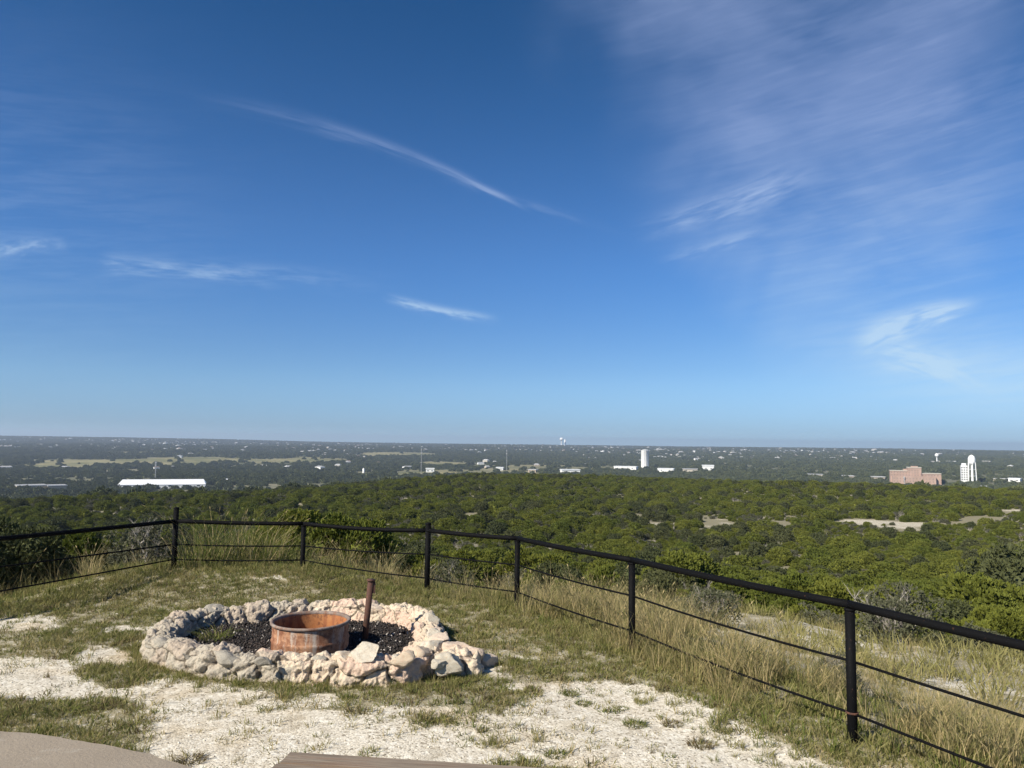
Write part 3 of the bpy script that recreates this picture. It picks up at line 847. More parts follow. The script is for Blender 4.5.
# stepped brick building
hx, hy, rr = anchor(916, 484, 800); s = rr/F_PX*.76; HOLES[-1] = (hx, hy, 30*s, rr)
bb = empty('brick_building', (hx, hy, hz(hx, hy)-.3), 'large stepped reddish brick building rising over the trees at right', 'building', None, facing(hx, hy, .1))
mb = MB(); 
blocks = [(-26, -8, 4, 14.5), (-8, 6, 2, 18.5), (6, 26, 5, 12.0)]
for x0, x1, y0, h in blocks: mb.box(x0*s, x1*s-.02, y0*s*.6, 16*s, -8, h*s)
mb.box(-24*s, 20*s, -3*s, 2*s*.6-.1, -8, 9.2*s); mb.box(-4*s, 3*s, 5*s, 10*s, 18.5*s, 20.5*s); mb.box(-12*s, -8*s-.1, 6*s, 12*s, 14.5*s, 17*s)
mb.build('wall', M['brick'], bb)
mb = MB()
for x0, x1, y0, h in blocks: mb.box(x0*s-.4, x1*s+.2, y0*s*.6-.5, 16*s+.4, h*s+.01, h*s+.9)
mb.build('cornice', M['cream_wall'], bb)
for x0, x1, y0, h in blocks:
    for fl in range(3):
        for k in range(int((x1-x0)/3)):
            cx = (x0 + 1.5 + 3*k)*s; cz = (9.8+fl*2.6)*s
            if cz + 1.4*s > h*s: continue
            mb = MB(); mb.box(cx-.45*s, cx+.45*s, y0*s*.6-.12, y0*s*.6+.3, cz, cz+1.0*s); mb.build('window', M['brown_roof'], bb)
for fl in range(2):
    for k in range(13):
        cx = (-22.5+3.3*k)*s; mb = MB(); mb.box(cx-.45*s, cx+.45*s, -3*s-.12, -3*s+.3, (2.6+3.2*fl)*s, (3.7+3.2*fl)*s); mb.build('window', M['brown_roof'], bb)

# white standpipe in the middle
hx, hy, rr = anchor(645, 468, 800); s = rr/F_PX; HOLES[-1] = (hx, hy, 26, rr)
sp = empty('standpipe', (hx, hy, hz(hx, hy)-.3), 'tall white cylindrical standpipe above the trees near the centre', 'water tank', None, facing(hx, hy))
mb = MB(); mb.lathe([(3.8*s, -3), (3.8*s, 16.6*s), (3.95*s, 16.8*s), (3.95*s, 17.3*s), (2*s, 18*s), (.01, 18.1*s)], 40); mb.build('tank', M['white_paint'], sp, True)
mb = MB()
for k in (-1, 1): mb.tube([(k*.9*s, -4.0*s, 0), (k*.9*s, -4.0*s, 17.2*s)], .09*s, 6)
mb.build('ladder', M['mast'], sp)
mb = MB(); mb.lathe([(4.25*s, 17.35*s), (4.25*s, 17.6*s), (4.1*s, 17.6*s), (4.1*s, 17.35*s)], 32); mb.build('railing', M['mast'], sp)


def water_tower(px, py, hpx, rpx, label, legs=True, rmin=800):
    hx, hy, rr = anchor(px, py, rmin); s = rr/F_PX; HOLES[-1] = (hx, hy, 22, rr)
    o = empty('water_tower', (hx, hy, hz(hx, hy)-.3), label, 'water tower', 'white water towers', facing(hx, hy, .4))
    R = rpx*s; H_ = hpx*s; mb = MB()
    if legs:
        mb.lathe([(.01, H_*.62), (R*.55, H_*.645), (R, H_*.72), (R*1.02, H_*.74), (R, H_*.86), (R*.7, H_*.95), (.01, H_)], 28); mb.build('tank', M['white_paint'], o, True)
        for k in range(6):
            a = 2*pi*k/6+.3; mb = MB(); mb.tube([(R*1.25*cos(a), R*1.25*sin(a), -3), (R*.97*cos(a), R*.97*sin(a), H_*.74)], .42*s*.7, 8); mb.build('leg', M['white_paint'], o)
        mb = MB(); mb.tube([(0, 0, -3), (0, 0, H_*.63)], .8*s, 12); mb.build('riser', M['white_paint'], o)
        mb = MB()
        for zf in (.25, .48):
            for k in range(6):
                a = 2*pi*k/6+.3; b = a + pi/3; q = R*(1.25-.28*zf/.74)
                mb.tube([(q*cos(a), q*sin(a), zf*H_), (q*cos(b), q*sin(b), zf*H_)], .13*s, 5)
        mb.build('brace', M['white_paint'], o)
    else:
        mb.lathe([(.01, H_*.58), (R*.4, H_*.62), (R, H_*.76), (R, H_*.82), (R*.6, H_*.96), (.01, H_)], 24); mb.build('tank', M['white_paint'], o, True)
        mb = MB(); mb.lathe([(R*.6, -3), (R*.34, H_*.12), (R*.3, H_*.6), (R*.42, H_*.63)], 18); mb.build('pedestal', M['white_paint'], o, True)
    return o


water_tower(972.5, 483, 24, 2.8, 'white legged water tower beside the white block at right')
water_tower(937, 463, 8.5, 1.6, 'small white pedestal water tower standing above and right of the brick building', legs=False, rmin=1200)
water_tower(561.5, 446, 8.5, 1.9, 'white water tower on the horizon ridge, left of its thin neighbour', legs=False, rmin=3000)
hx, hy, rr = anchor(565, 446, 3000); s = rr/F_PX
sp = empty('standpipe', (hx, hy, hz(hx, hy)-.3), 'thin white standpipe on the horizon beside the ridge water tower', 'water tank', None, 0)
mb = MB(); mb.lathe([(.9*s, -3), (.9*s, 6*s), (.5*s, 6.6*s), (.01, 6.7*s)], 16); mb.build('tank', M['white_paint'], sp, True)
# white block beside the legged tower
hx, hy, rr = anchor(964.3, 482.5, 800); s = rr/F_PX; HOLES[-1] = (hx, hy, 22, rr)
wb = empty('white_tower_block', (hx, hy, hz(hx, hy)-.3), 'narrow white six-storey block left of the legged water tower', 'building', None, facing(hx, hy, .15))
mb = MB(); mb.box(-2.3*s, 2.3*s, -2.4*s, 2.4*s, -5, 14.5*s); mb.build('wall', M['white_paint'], wb)
mb = MB(); mb.box(-1.6*s, 1.6*s, -1.2*s, 1.2*s, 14.5*s+.02, 16.4*s); mb.build('roof_house', M['white_paint'], wb)
for fl in range(6):
    for k in range(3):
        mb = MB(); cx = (-1.7+1.7*k)*s; mb.box(cx-.5*s, cx+.5*s, -2.4*s-.12, -2.4*s+.2, (2.2+2*fl)*s, (3.2+2*fl)*s); mb.build('window', M['glass'], wb)


def mast(px, py, hpx, label, rmin=900):
    hx, hy, rr = anchor(px, py, rmin, 8); s = rr/F_PX; H_ = hpx*s
    o = empty('radio_mast', (hx, hy, hz(hx, hy)-.3), label, 'mast', 'thin radio masts on the plain', 0)
    mb = MB(); q = .42
    for k in range(3):
        a = 2*pi*k/3; mb.tube([(q*cos(a), q*sin(a), -1), (q*cos(a), q*sin(a), H_)], .11, 5)
    n = int(H_/2.2)
    for i in range(n):
        for k in range(3):
            a = 2*pi*k/3; b = a+2*pi/3; z0 = i*2.2; mb.tube([(q*cos(a), q*sin(a), z0), (q*cos(b), q*sin(b), z0+2.2)], .06, 4)
    mb.build('lattice', M['mast'], o)
    mb = MB()
    for zf in (.93, .82): mb.box(-.9, .9, -.15, .15, H_*zf-1.2, H_*zf); mb.box(-.15, .15, -.9, .9, H_*zf-1.3, H_*zf-.1)
    mb.build('antenna', M['mast'], o)


mast(506.5, 473, 24, 'tall thin mast on the plain near the centre of the skyline')
mast(421, 474, 26, 'thin mast on the plain left of the central one')
mast(155, 481, 18, 'short mast standing behind the long white shed', rmin=600)
mast(904.5, 484, 7, 'short mast in front of the brick building', rmin=700)
hx, hy, rr = anchor(363.5, 473, 800, 14); s = rr/F_PX
o = empty('storage_silo', (hx, hy, hz(hx, hy)-.3), 'small white silo standing among trees left of the left mast', 'silo')
mb = MB(); mb.lathe([(1.0*s, -3), (1.0*s, 4.2*s), (.1*s, 5*s)], 20); mb.build('tank', M['white_paint'], o, True)

# ---------------------------------------------------------------- houses of the town, each its own object
def house_mesh(w, d, h, rh, wm, rm):
    mb = MB(); mb.box(-w/2, w/2, -d/2, d/2, -3, h, 0)
    mb.add([(-w/2-.5, -d/2-.5, h+.01), (w/2+.5, -d/2-.5, h+.01), (w/2+.5, d/2+.5, h+.01), (-w/2-.5, d/2+.5, h+.01), (-w/2-.5+d*.3, 0, h+rh), (w/2+.5-d*.3, 0, h+rh)],
           [(0, 1, 5, 4), (2, 3, 4, 5), (1, 2, 5), (3, 0, 4), (3, 2, 1, 0)], 1)
    for cx in (-w*.3, 0, w*.3): mb.box(cx-.8, cx+.8, -d/2-.1, -d/2+.1, 1.2, 2.8, 2)
    return mb.build('house', [wm, rm, M['glass']], link=False)
HM = [('white', 'pale', house_mesh(15, 10, 4.6, 2.6, M['white_paint'], M['pale_roof'])), ('cream', 'grey', house_mesh(18, 11, 4.6, 3, M['cream_wall'], M['grey_roof'])),
      ('tan', 'pale', house_mesh(16, 11, 5.2, 3, M['tan_wall'], M['pale_roof'])), ('white', 'brown', house_mesh(14, 10, 5.6, 3, M['white_paint'], M['brown_roof'])),
      ('white', 'grey', house_mesh(24, 12, 5, 2.2, M['white_paint'], M['grey_roof'])), ('cream', 'pale', house_mesh(19, 12, 6, 2.6, M['cream_wall'], M['pale_roof']))]
rgh = np.random.default_rng(31)
REG = [(-9e9, 'left of the long white shed'), (100, 'above the long white shed'), (230, 'left of the left mast'), (421, 'between the two masts'),
       (506, 'left of the standpipe'), (645, 'right of the standpipe'), (770, 'between standpipe and brick building'), (890, 'above the brick building'), (955, 'around the water tower at right')]
placed = 0; tries = 0
while placed < 290 and tries < 60000:
    tries += 1
    a = rgh.uniform(radians(-36), radians(37)); rr = 1250 + 3150*rgh.uniform()**.8
    hx, hy = rr*sin(a), rr*cos(a); dens = float(fbm(hx, hy, 500, 3, 97))
    if dens < .38 + .25*rgh.uniform(): continue
    z = hz(hx, hy)
    if meadow_at(np.array([hx]), np.array([hy]), np.array([z]))[0] > .3 and rgh.uniform() < .8: continue
    if any((hx-q[0])**2+(hy-q[1])**2 < (q[2]+15)**2 for q in HOLES[:60]): continue
    px, py = to_pix(hx, hy, z); px = float(px)
    if px < 2 or px > 1022: continue
    # skip what the terrain hides
    t = np.linspace(.15, .97, 60); ray = EYE + (z+8-EYE)*t
    if (height(hx*t, hy*t) + 3 > ray).any(): continue
    reg = [s_ for v, s_ in REG if px >= v][-1]; dd = 'near' if rr < 2200 else ('middle' if rr < 3400 else 'far')
    wn, rn, hm = HM[int(rgh.integers(0, 6))]
    o = bpy.data.objects.new('house', hm.data); C.objects.link(o); o.location = (hx, hy, z); o.rotation_euler = (0, 0, rgh.uniform(0, pi))
    sc = rgh.uniform(.45, .85)*(1+.25*ss(rr, 1800, 4500)); o.scale = (sc, sc, sc*rgh.uniform(.9, 1.3))
    tag(o, '%s house with %s roof, %s in town, %s' % (wn, rn, dd, reg), 'house', 'small houses scattered across the wooded town')
    HOLES.append((hx, hy, 8, rr)); placed += 1
print('houses', placed, 'tries', tries)

tn = []; rgt = np.random.default_rng(61)
while len(tn) < 1500:
    a = rgt.uniform(-.63, .64); rr = 1700 + 3200*rgt.uniform()**.7; hx, hy = rr*sin(a), rr*cos(a)
    if float(fbm(hx, hy, 320, 3, 97)) < .46 + .20*rgt.uniform(): continue
    tn.append((hx, hy, hz(hx, hy)+1.0))
nt = len(tn)
scatter('distant_town_roofs', tn, rgt.uniform(.28, .6, nt)*(1+.2*rgt.uniform(0, 1, nt)), rgt.uniform(0, 3.14, nt), rgt.integers(0, 6, nt), [bpy.data.objects.new('t', h_[2].data) for h_ in HM],
        'countless tiny pale roofs speckling the far wooded hillside', 'houses')
# ---------------------------------------------------------------- the valley wood
FFc = [crown_mesh('far_crown', 1.0, .88, 260, .30, 7+k, 600+k, M['far'], core=.85, base=.02) for k in range(4)]
pts = []; rgf = np.random.default_rng(41)
rr = 260.0
while rr < 5900:
    st = 8.0*(1 + rr/3200.0); na = int(radians(88)*rr/st)
    a = radians(-44) + radians(88)*(np.arange(na) + rgf.uniform(0, 1, na))/na; q = rr + rgf.uniform(-.5, .5, na)*st
    pts.append(np.stack([q*np.sin(a), q*np.cos(a), np.full(na, st)], -1)); rr += st*(.95 if rr < 2500 else 1.5)
P = np.concatenate(pts); x, y, st = P.T; r = np.hypot(x, y); az = np.arctan2(x, y)
keep = r > np.interp(az, _paz, _prr) + 110
z = height(x, y)
mdw = meadow_at(x, y, z)
keep &= ~((mdw > .3) & (rgf.uniform(0, 1, len(x)) < .94))
dens = fbm(x, y, 120, 4, 43)
keep &= rgf.uniform(0, 1, len(x)) < .28 + .80*ss(dens, .36, .58)
x, y, z, st, r = x[keep], y[keep], z[keep], st[keep], r[keep]
ok = np.ones(len(x), bool)
for hx, hy, rad_, rh in HOLES:
    # open ground round each building and a short way in front of it
    ux, uy = hx/rh, hy/rh
    along = (x-hx)*ux + (y-hy)*uy; side = np.abs((x-hx)*uy - (y-hy)*ux)
    front = (30 if rh < 900 else 50) if rad_ > 15 else 22
    ok &= ~((side < rad_) & (along > -front) & (along < min(rad_, 24)))
x, y, z, st, r = x[ok], y[ok], z[ok], st[ok], r[ok]
sz = rgf.uniform(.45, 1.0, len(x))**1.2*st*.55
sz = np.clip(sz, 2.6, 7.0)
scatter('valley_wood', np.stack([x, y, z-.6], -1), sz*1.0, rgf.uniform(0, 6.28, len(x)), rgf.integers(0, 4, len(x)), FFc,
        'dark wooded plain and town trees stretching to the horizon ridge', 'woodland')
print('far trees', len(x))

# ---------------------------------------------------------------- fence
def fence():
    f = empty('pipe_fence', (POSTS[4][0], POSTS[4][1], 0), 'black welded pipe fence with thin lower rods curving round the overlook', 'fence')
    off = Vector((POSTS[4][0], POSTS[4][1], 0))
    topx = [0, .20, -.01, .10, -.01, -.01, -.01, -.01]
    rz = [.93, .93, .90, .90, .92, .965, 1.02, 1.04]
    for i, (px_, py_) in enumerate(POSTS):
        mb = MB(); rr_ = .036 if i not in (1, 3) else .040
        b = Vector((px_, py_, 0)) - off
        z1 = rz[i] + (topx[i] if topx[i] > 0 else -.028)
        mb.tube([(b.x, b.y, -.35), (b.x, b.y, z1)], rr_, 20)
        p = mb.build('post', M['black_steel'], f, True)
        mb = MB(); zr = rz[i]-.036 if topx[i] <= 0 else rz[i]
        rw = [(rr_-.004, zr-.012), (rr_+.006, zr-.006), (rr_+.007, zr+.002), (rr_-.002, zr+.010)]
        mb.lathe(rw, 18, c=(b.x, b.y)); mb.build('weld', M['black_steel'], p, True)
        if topx[i] > 0:
            mb = MB(); mb.lathe([(rr_+.004, z1-.012), (rr_+.004, z1+.006), (rr_*.5, z1+.016), (.001, z1+.018)], 20, c=(b.x, b.y)); c = mb.build('cap', M['black_steel'], p, True)
    mb = MB(); pts_ = []
    for i, (px_, py_) in enumerate(POSTS): pts_.append(Vector((px_, py_, rz[i])) - off)
    for i in range(len(pts_)-1):          # straight pipe lengths welded at the posts
        a, b = pts_[i], pts_[i+1]; mb = MB(); n = 8; L = (b-a).length
        sag = .012 if i != 2 else .03
        mb.tube([a.lerp(b, k/n) - Vector((0, 0, sag*4*(k/n)*(1-k/n))) for k in range(n+1)], .031, 16)
        mb.build('top_rail', M['black_steel'], f, True)
    for j, (hh, nm) in enumerate(((.575, 'middle_rod'), (.215, 'lower_rod'))):
        for i in range(len(pts_)-1):
            a = pts_[i].copy(); b = pts_[i+1].copy()
            HB_ = (.93, .93, .90, .90, .92, .95, .98, .99); a.z = hh*(HB_[i]/.93) + (.13*j if i in (1, 2) else 0); b.z = hh*(HB_[i+1]/.93) + (.13*j if i+1 in (1, 2) else 0)
            mb = MB(); n = 8; sg = (.010+.006*((i*7+j*3) % 3))
            mb.tube([a.lerp(b, k/n) - Vector((0, 0, sg*4*(k/n)*(1-k/n))) for k in range(n+1)], .0105, 8)
            mb.build(nm, M['black_steel'], f, True)
    # wire tie on the nearest post
    b = Vector((POSTS[6][0], POSTS[6][1], 0)) - off
    for zt in (.225,):
        mb = MB(); mb.lathe([(.040, zt), (.046, zt+.004), (.046, zt+.012), (.040, zt+.016)], 16, c=(b.x, b.y)); mb.build('wire_tie', M['rust_dark'], f)
    return f


def rust_material(name, a, b, c, sc=6.0):
    m_, B = mat(name); pos = B.n('ShaderNodeTexCoord').outputs['Object']
    n1 = B.noise(pos, sc, 7, .68); px, py, pz_ = B.sep(pos)
    streaks = B.noise(B.xyz(B.mul(px, 9.0), B.mul(py, 9.0), B.mul(pz_, 1.6)), 1.6, 5, .6)
    col = B.mix(B.step(n1, .35, .65), a, b); col = B.mix(B.mul(B.step(streaks, .48, .66), .85), col, c); col = B.mix(B.mul(B.step(B.noise(pos, 17, 6, .75), .52, .62), .7), col, (.16, .065, .035))
    B.put(B.p.inputs['Base Color'], col); B.p.inputs['Roughness'].default_value = .82; B.p.inputs['Metallic'].default_value = .15
    bn = B.n('ShaderNodeBump'); bn.inputs['Strength'].default_value = .5; bn.inputs['Distance'].default_value = .004
    B.put(bn.inputs['Height'], B.noise(pos, 60, 5, .7)); B.put(B.p.inputs['Normal'], bn.outputs[0])
    return m_


M['rust'] = rust_material('rusty_steel', (.20, .075, .035), (.50, .27, .15), (.50, .43, .36), 8.0)
M['rust_in'] = rust_material('rusty_inside', (.40, .15, .055), (.50, .23, .09), (.30, .11, .05))
M['rust_rim'] = rust_material('worn_rim', (.20, .15, .12), (.30, .24, .20), (.24, .12, .07))
M['rust_dark'] = rust_material('dark_rust', (.055, .03, .022), (.11, .045, .028), (.16, .07, .04))
_B = NB(M['black_steel'].node_tree); _p = [n_ for n_ in M['black_steel'].node_tree.nodes if n_.type == 'BSDF_PRINCIPLED'][0]
_pos = _B.n('ShaderNodeTexCoord').outputs['Object']; _nk = _B.mul(_B.step(_B.noise(_pos, 38, 5, .7), .66, .70), .85)
_B.put(_p.inputs['Base Color'], _B.mix(_nk, (.006, .006, .0065), (.10, .045, .025)))
fence()

# ---------------------------------------------------------------- fire pit
def stone_material(name, a, b, c, lichen):
    m_, B = mat(name); pos = B.n('ShaderNodeTexCoord').outputs['Object']; oi = B.n('ShaderNodeObjectInfo').outputs['Random']
    k_ = 1.0 if 'mortar' in name else .42        # stones are scaled copies: their own space is larger
    n1 = B.noise(pos, 15*k_, 7, .7); n2 = B.noise(pos, 24*k_, 7, .78)
    if 'mortar' in name: oi = B.n('ShaderNodeAttribute', attribute_name='tint').outputs['Fac']
    col = B.mix(oi, a, b); col = B.mix(B.mul(B.step(n1, .42, .66), .75), col, c)
    if 'mortar' in name:
        col = B.mix(B.step(oi, .70, .74), col, c); col = B.mix(B.mul(B.step(oi, .22, .06), .8), col, (.15, .12, .09))
    col = B.mix(B.mul(B.step(n2, .52, .66), lichen), col, (.095, .088, .075)); col = B.mix(B.mul(B.step(B.noise(pos, 33*k_, 6, .75), .58, .66), .5), col, (.66, .61, .51))
    B.put(B.p.inputs['Base Color'], col); B.p.inputs['Roughness'].default_value = .92; B.p.inputs['Specular IOR Level'].default_value = .15
    bn = B.n('ShaderNodeBump'); bn.inputs['Strength'].default_value = 1.0 if 'mortar' in name else .6; bn.inputs['Distance'].default_value = .024
    B.put(bn.inputs['Height'], B.add(n2, B.mul(B.vor(pos, 30), .5))); B.put(B.p.inputs['Normal'], bn.outputs[0])
    return m_


M['st_grey'] = stone_material('grey_limestone', (.30, .27, .22), (.42, .38, .31), (.48, .43, .36), .7)
M['st_cream'] = stone_material('cream_limestone', (.68, .55, .40), (.76, .67, .53), (.66, .46, .31), .12)
M['st_pink'] = stone_material('pink_limestone', (.60, .45, .35), (.70, .56, .44), (.72, .62, .48), .2)
M['st_white'] = stone_material('white_limestone', (.60, .54, .43), (.70, .63, .51), (.54, .43, .31), .25)
M['mortar'] = stone_material('mortar', (.60, .49, .36), (.80, .68, .51), (.68, .50, .38), .20)
M['mortar_grey'] = stone_material('weathered_mortar', (.38, .33, .255), (.56, .50, .40), (.50, .41, .32), .6)


def rock_mesh(name, seed, mat_, link=False, sub=4):
    """angular field stone: an icosphere cut by random planes and roughened"""
    import bmesh
    rg = np.random.default_rng(seed); bm = bmesh.new(); bmesh.ops.create_icosphere(bm, subdivisions=sub, radius=1.0)
    co = np.array([v.co[:] for v in bm.verts])
    for k in range(13):
        n = rg.normal(size=3); n /= np.linalg.norm(n); c = rg.uniform(.48, .80)
        dd = co @ n; over = np.maximum(dd-c, 0); co = co - n*over[:, None]
    nz = np.sin(co[:, 0]*5.1+seed)*np.sin(co[:, 1]*4.7+seed*2)*np.sin(co[:, 2]*5.6+1)*.06 + (fbm(co[:, 0]*3+co[:, 2]*2.1+seed, co[:, 1]*3-co[:, 2]*1.3, 1.0, 4, seed)-.5)*.30 + rg.normal(size=len(co))*.022
    co = co*(1+nz)[:, None]
    for v, p in zip(bm.verts, co): v.co = p
    me = bpy.data.meshes.new(name); bm.to_mesh(me); bm.free()
    me.polygons.foreach_set('use_smooth', np.ones(len(me.polygons), bool))
    me.materials.append(mat_)
    o = bpy.data.objects.new(name, me)
    if link: C.objects.link(o)
    return o


WH_ = .225
LOOP_PX = [(163, 634), (168, 622), (188, 612), (222, 606), (262, 603), (305, 601), (350, 602), (395, 605), (421, 611), (431, 622), (434, 636), (422, 648), (396, 655),
           (362, 657), (322, 655), (285, 654), (245, 652), (212, 648), (184, 641)]
LOOP = [Vector(at(px, py, WH_)) for px, py in LOOP_PX]


def catmull(P_, n, closed=True):
    out = []; N_ = len(P_)
    for i in range(N_ if closed else N_-1):
        p = [P_[(i+k-1) % N_] if closed else P_[min(max(i+k-1, 0), N_-1)] for k in range(4)]
        for j in range(n):
            t = j/n; out.append(.5*((2*p[1]) + (-p[0]+p[2])*t + (2*p[0]-5*p[1]+4*p[2]-p[3])*t*t + (-p[0]+3*p[1]-3*p[2]+p[3])*t**3))
    if not closed: out.append(P_[-1])
    return out


def cobble(s_, v, cell, seed):
    """rounded stone lumps: 0 in the joints, 1 on the stone tops"""
    s_ = np.asarray(s_)/cell; v = np.asarray(v)/cell
    ix = np.floor(s_); iy = np.floor(v); d1 = np.full(s_.shape, 9.); d2 = np.full(s_.shape, 9.); idn = np.zeros(s_.shape)
    for a in (-1, 0, 1):
        for b in (-1, 0, 1):
            cx = ix+a+.15+.7*_hash(ix+a, iy+b, seed); cy_ = iy+b+.15+.7*_hash(ix+a, iy+b, seed+7)
            d = np.hypot(s_-cx, (v-cy_)*1.15); n1 = d < d1
            d2 = np.where(n1, d1, np.minimum(d2, d)); idn = np.where(n1, _hash(ix+a, iy+b, seed+3), idn); d1 = np.where(n1, d, d1)
    return ss(d2-d1, 0, .35), idn


def sweep_wall(path, closed, hfun, wfun, seed):
    """mortared rubble wall: cross-section swept round the loop, pushed out in stone-sized lumps and fine roughness"""
    base = [(-1.30, -.30), (-1.20, .1), (-1.08, .5), (-.92, .86), (-.5, 1.0), (0, 1.03), (.5, 1.0), (.92, .86), (1.04, .5), (1.10, .1), (1.12, -.30)]
    pr = []
    for a, b in zip(base[:-1], base[1:]):
        for q in range(7): pr.append((a[0]+(b[0]-a[0])*q/7, a[1]+(b[1]-a[1])*q/7))
    pr.append(base[-1]); pr = np.array(pr); m_ = len(pr); n = len(path)
    P_ = np.array([p[:] for p in path])[:, :2]
    T = (np.roll(P_, -1, 0)-np.roll(P_, 1, 0)) if closed else np.gradient(P_, axis=0)
    T /= np.linalg.norm(T, axis=1)[:, None]; N_ = np.stack([T[:, 1], -T[:, 0]], -1)
    S = np.concatenate([[0], np.cumsum(np.linalg.norm(np.diff(P_, axis=0), axis=1))]); tt = np.arange(n)/n
    h = np.array([hfun(t) for t in tt]); w = np.array([wfun(t) for t in tt])
    wob = 1 + (fbm(S, S*0, .5, 3, seed)-.5)*.5; hob = 1 + (fbm(S, S*0+9, .35, 3, seed+2)-.5)*.45
    U = -pr[:, 0][None, :]*(w*wob)[:, None]; Z = pr[:, 1][None, :]*(h*hob)[:, None]
    tu = np.gradient(U, axis=1); tz = np.gradient(Z, axis=1); ln = np.hypot(tu, tz)+1e-9; nu, nz = tz/ln, -tu/ln
    arc = np.concatenate([np.zeros((n, 1)), np.cumsum(np.hypot(np.diff(U, axis=1), np.diff(Z, axis=1)), axis=1)], 1)
    SS_ = np.repeat(S[:, None], m_, 1)
    cb, idn = cobble(SS_+(fbm(SS_, arc, .1, 2, 3)-.5)*.08, arc, .25, seed)
    disp = (cb-.55)*.034 + (idn-.5)*.045 + (fbm(SS_, arc, .07, 5, seed+4)-.5)*.08 + (fbm(SS_*.8, arc, .028, 4, seed+8)-.5)*.026 - .022*ss(fbm(SS_, arc, .075, 3, seed+12), .60, .70)
    sgn = np.where(nu*U + nz > 0, 1, -1)
    disp = disp*ss(Z, -.04, .03)
    U2 = U + nu*disp*sgn; Z2 = Z + nz*disp*sgn
    X = P_[:, 0][:, None] + N_[:, 0][:, None]*U2; Y = P_[:, 1][:, None] + N_[:, 1][:, None]*U2
    V = np.stack([X, Y, Z2], -1).reshape(-1, 3); F_ = []
    for i in range(n if closed else n-1):
        for k in range(m_-1): F_.append((i*m_+k, i*m_+k+1, ((i+1) % n)*m_+k+1, ((i+1) % n)*m_+k))
    if not closed: F_.append(tuple(range(m_-1, -1, -1))); F_.append(tuple((n-1)*m_+k for k in range(m_)))
    return V.tolist(), F_, (idn*.8 + .2)*(.0 + 1.0*(cb > .28)).astype(float).reshape(idn.shape).reshape(idn.shape) if False else ((idn*.8 + .2)*ss(cb, .02, .3)).reshape(-1)


c0 = sum(LOOP, Vector((0, 0, 0)))/len(LOOP); c0.z = 0
pit = empty('fire_pit', c0, 'low oval fire pit ring of mortared limestone rocks with a tail at right', 'fire pit')
loop = [p - c0 for p in catmull([Vector((p.x, p.y, 0)) for p in LOOP], 14)]
loop_f = [p - c0 for p in catmull([Vector((p.x, p.y, 0)) for p in LOOP], 60)]
V, Fq, idn = sweep_wall(loop_f, True, lambda t: WH_-.02, lambda t: .135, 901)
core = mesh_obj('mortar_wall', V, Fq, [M['mortar_grey'], M['mortar']], pit, True)
mi = []
for p in core.data.polygons:
    mi.append(1 if p.center.x + c0.x > -2.15 + .25*sin(p.center.y*9) else 0)
core.data.polygons.foreach_set('material_index', mi)
core.data.attributes.new('tint', 'FLOAT', 'POINT').data.foreach_set('value', np.asarray(idn, np.float32))
tail = [Vector(at(px, py, z)) for px, py, z in ((424, 632, .24), (445, 644, .22), (465, 652, .18), (484, 659, .12))]
tl = [Vector((p.x, p.y, 0))-c0 for p in catmull(tail, 8, False)]
tl_f = [Vector((p.x, p.y, 0))-c0 for p in catmull(tail, 26, False)]
V, Fq, idn2 = sweep_wall(tl_f, False, lambda t: (.21-.07*t)*(1-.75*float(ss(t, .82, 1.0))), lambda t: (.19-.05*t)*(1-.75*float(ss(t, .85, 1.0))), 911)
tw = mesh_obj('tail_wall', V, Fq, M['mortar'], pit, True)
tw.data.attributes.new('tint', 'FLOAT', 'POINT').data.foreach_set('value', np.asarray(idn2, np.float32))
ROCKS = {}
rgs = random.Random(5)
nst = 0


def stone(p, sx, sy, sz_, rz_, kind_, label=None):
    global nst
    k = (kind_, nst % 6)
    if k not in ROCKS: ROCKS[k] = rock_mesh('stone', 700+hash(k[0]) % 50*0 + {'grey': 0, 'cream': 10, 'pink': 20, 'white': 30}[kind_]+k[1], M['st_'+kind_])
    o = bpy.data.objects.new('stone', ROCKS[k].data); C.objects.link(o); o.parent = pit
    o.location = p; o.scale = (sx, sy, sz_); o.rotation_euler = (rgs.uniform(-.25, .25), rgs.uniform(-.25, .25), rz_)
    if label: o['label'] = label
    nst += 1


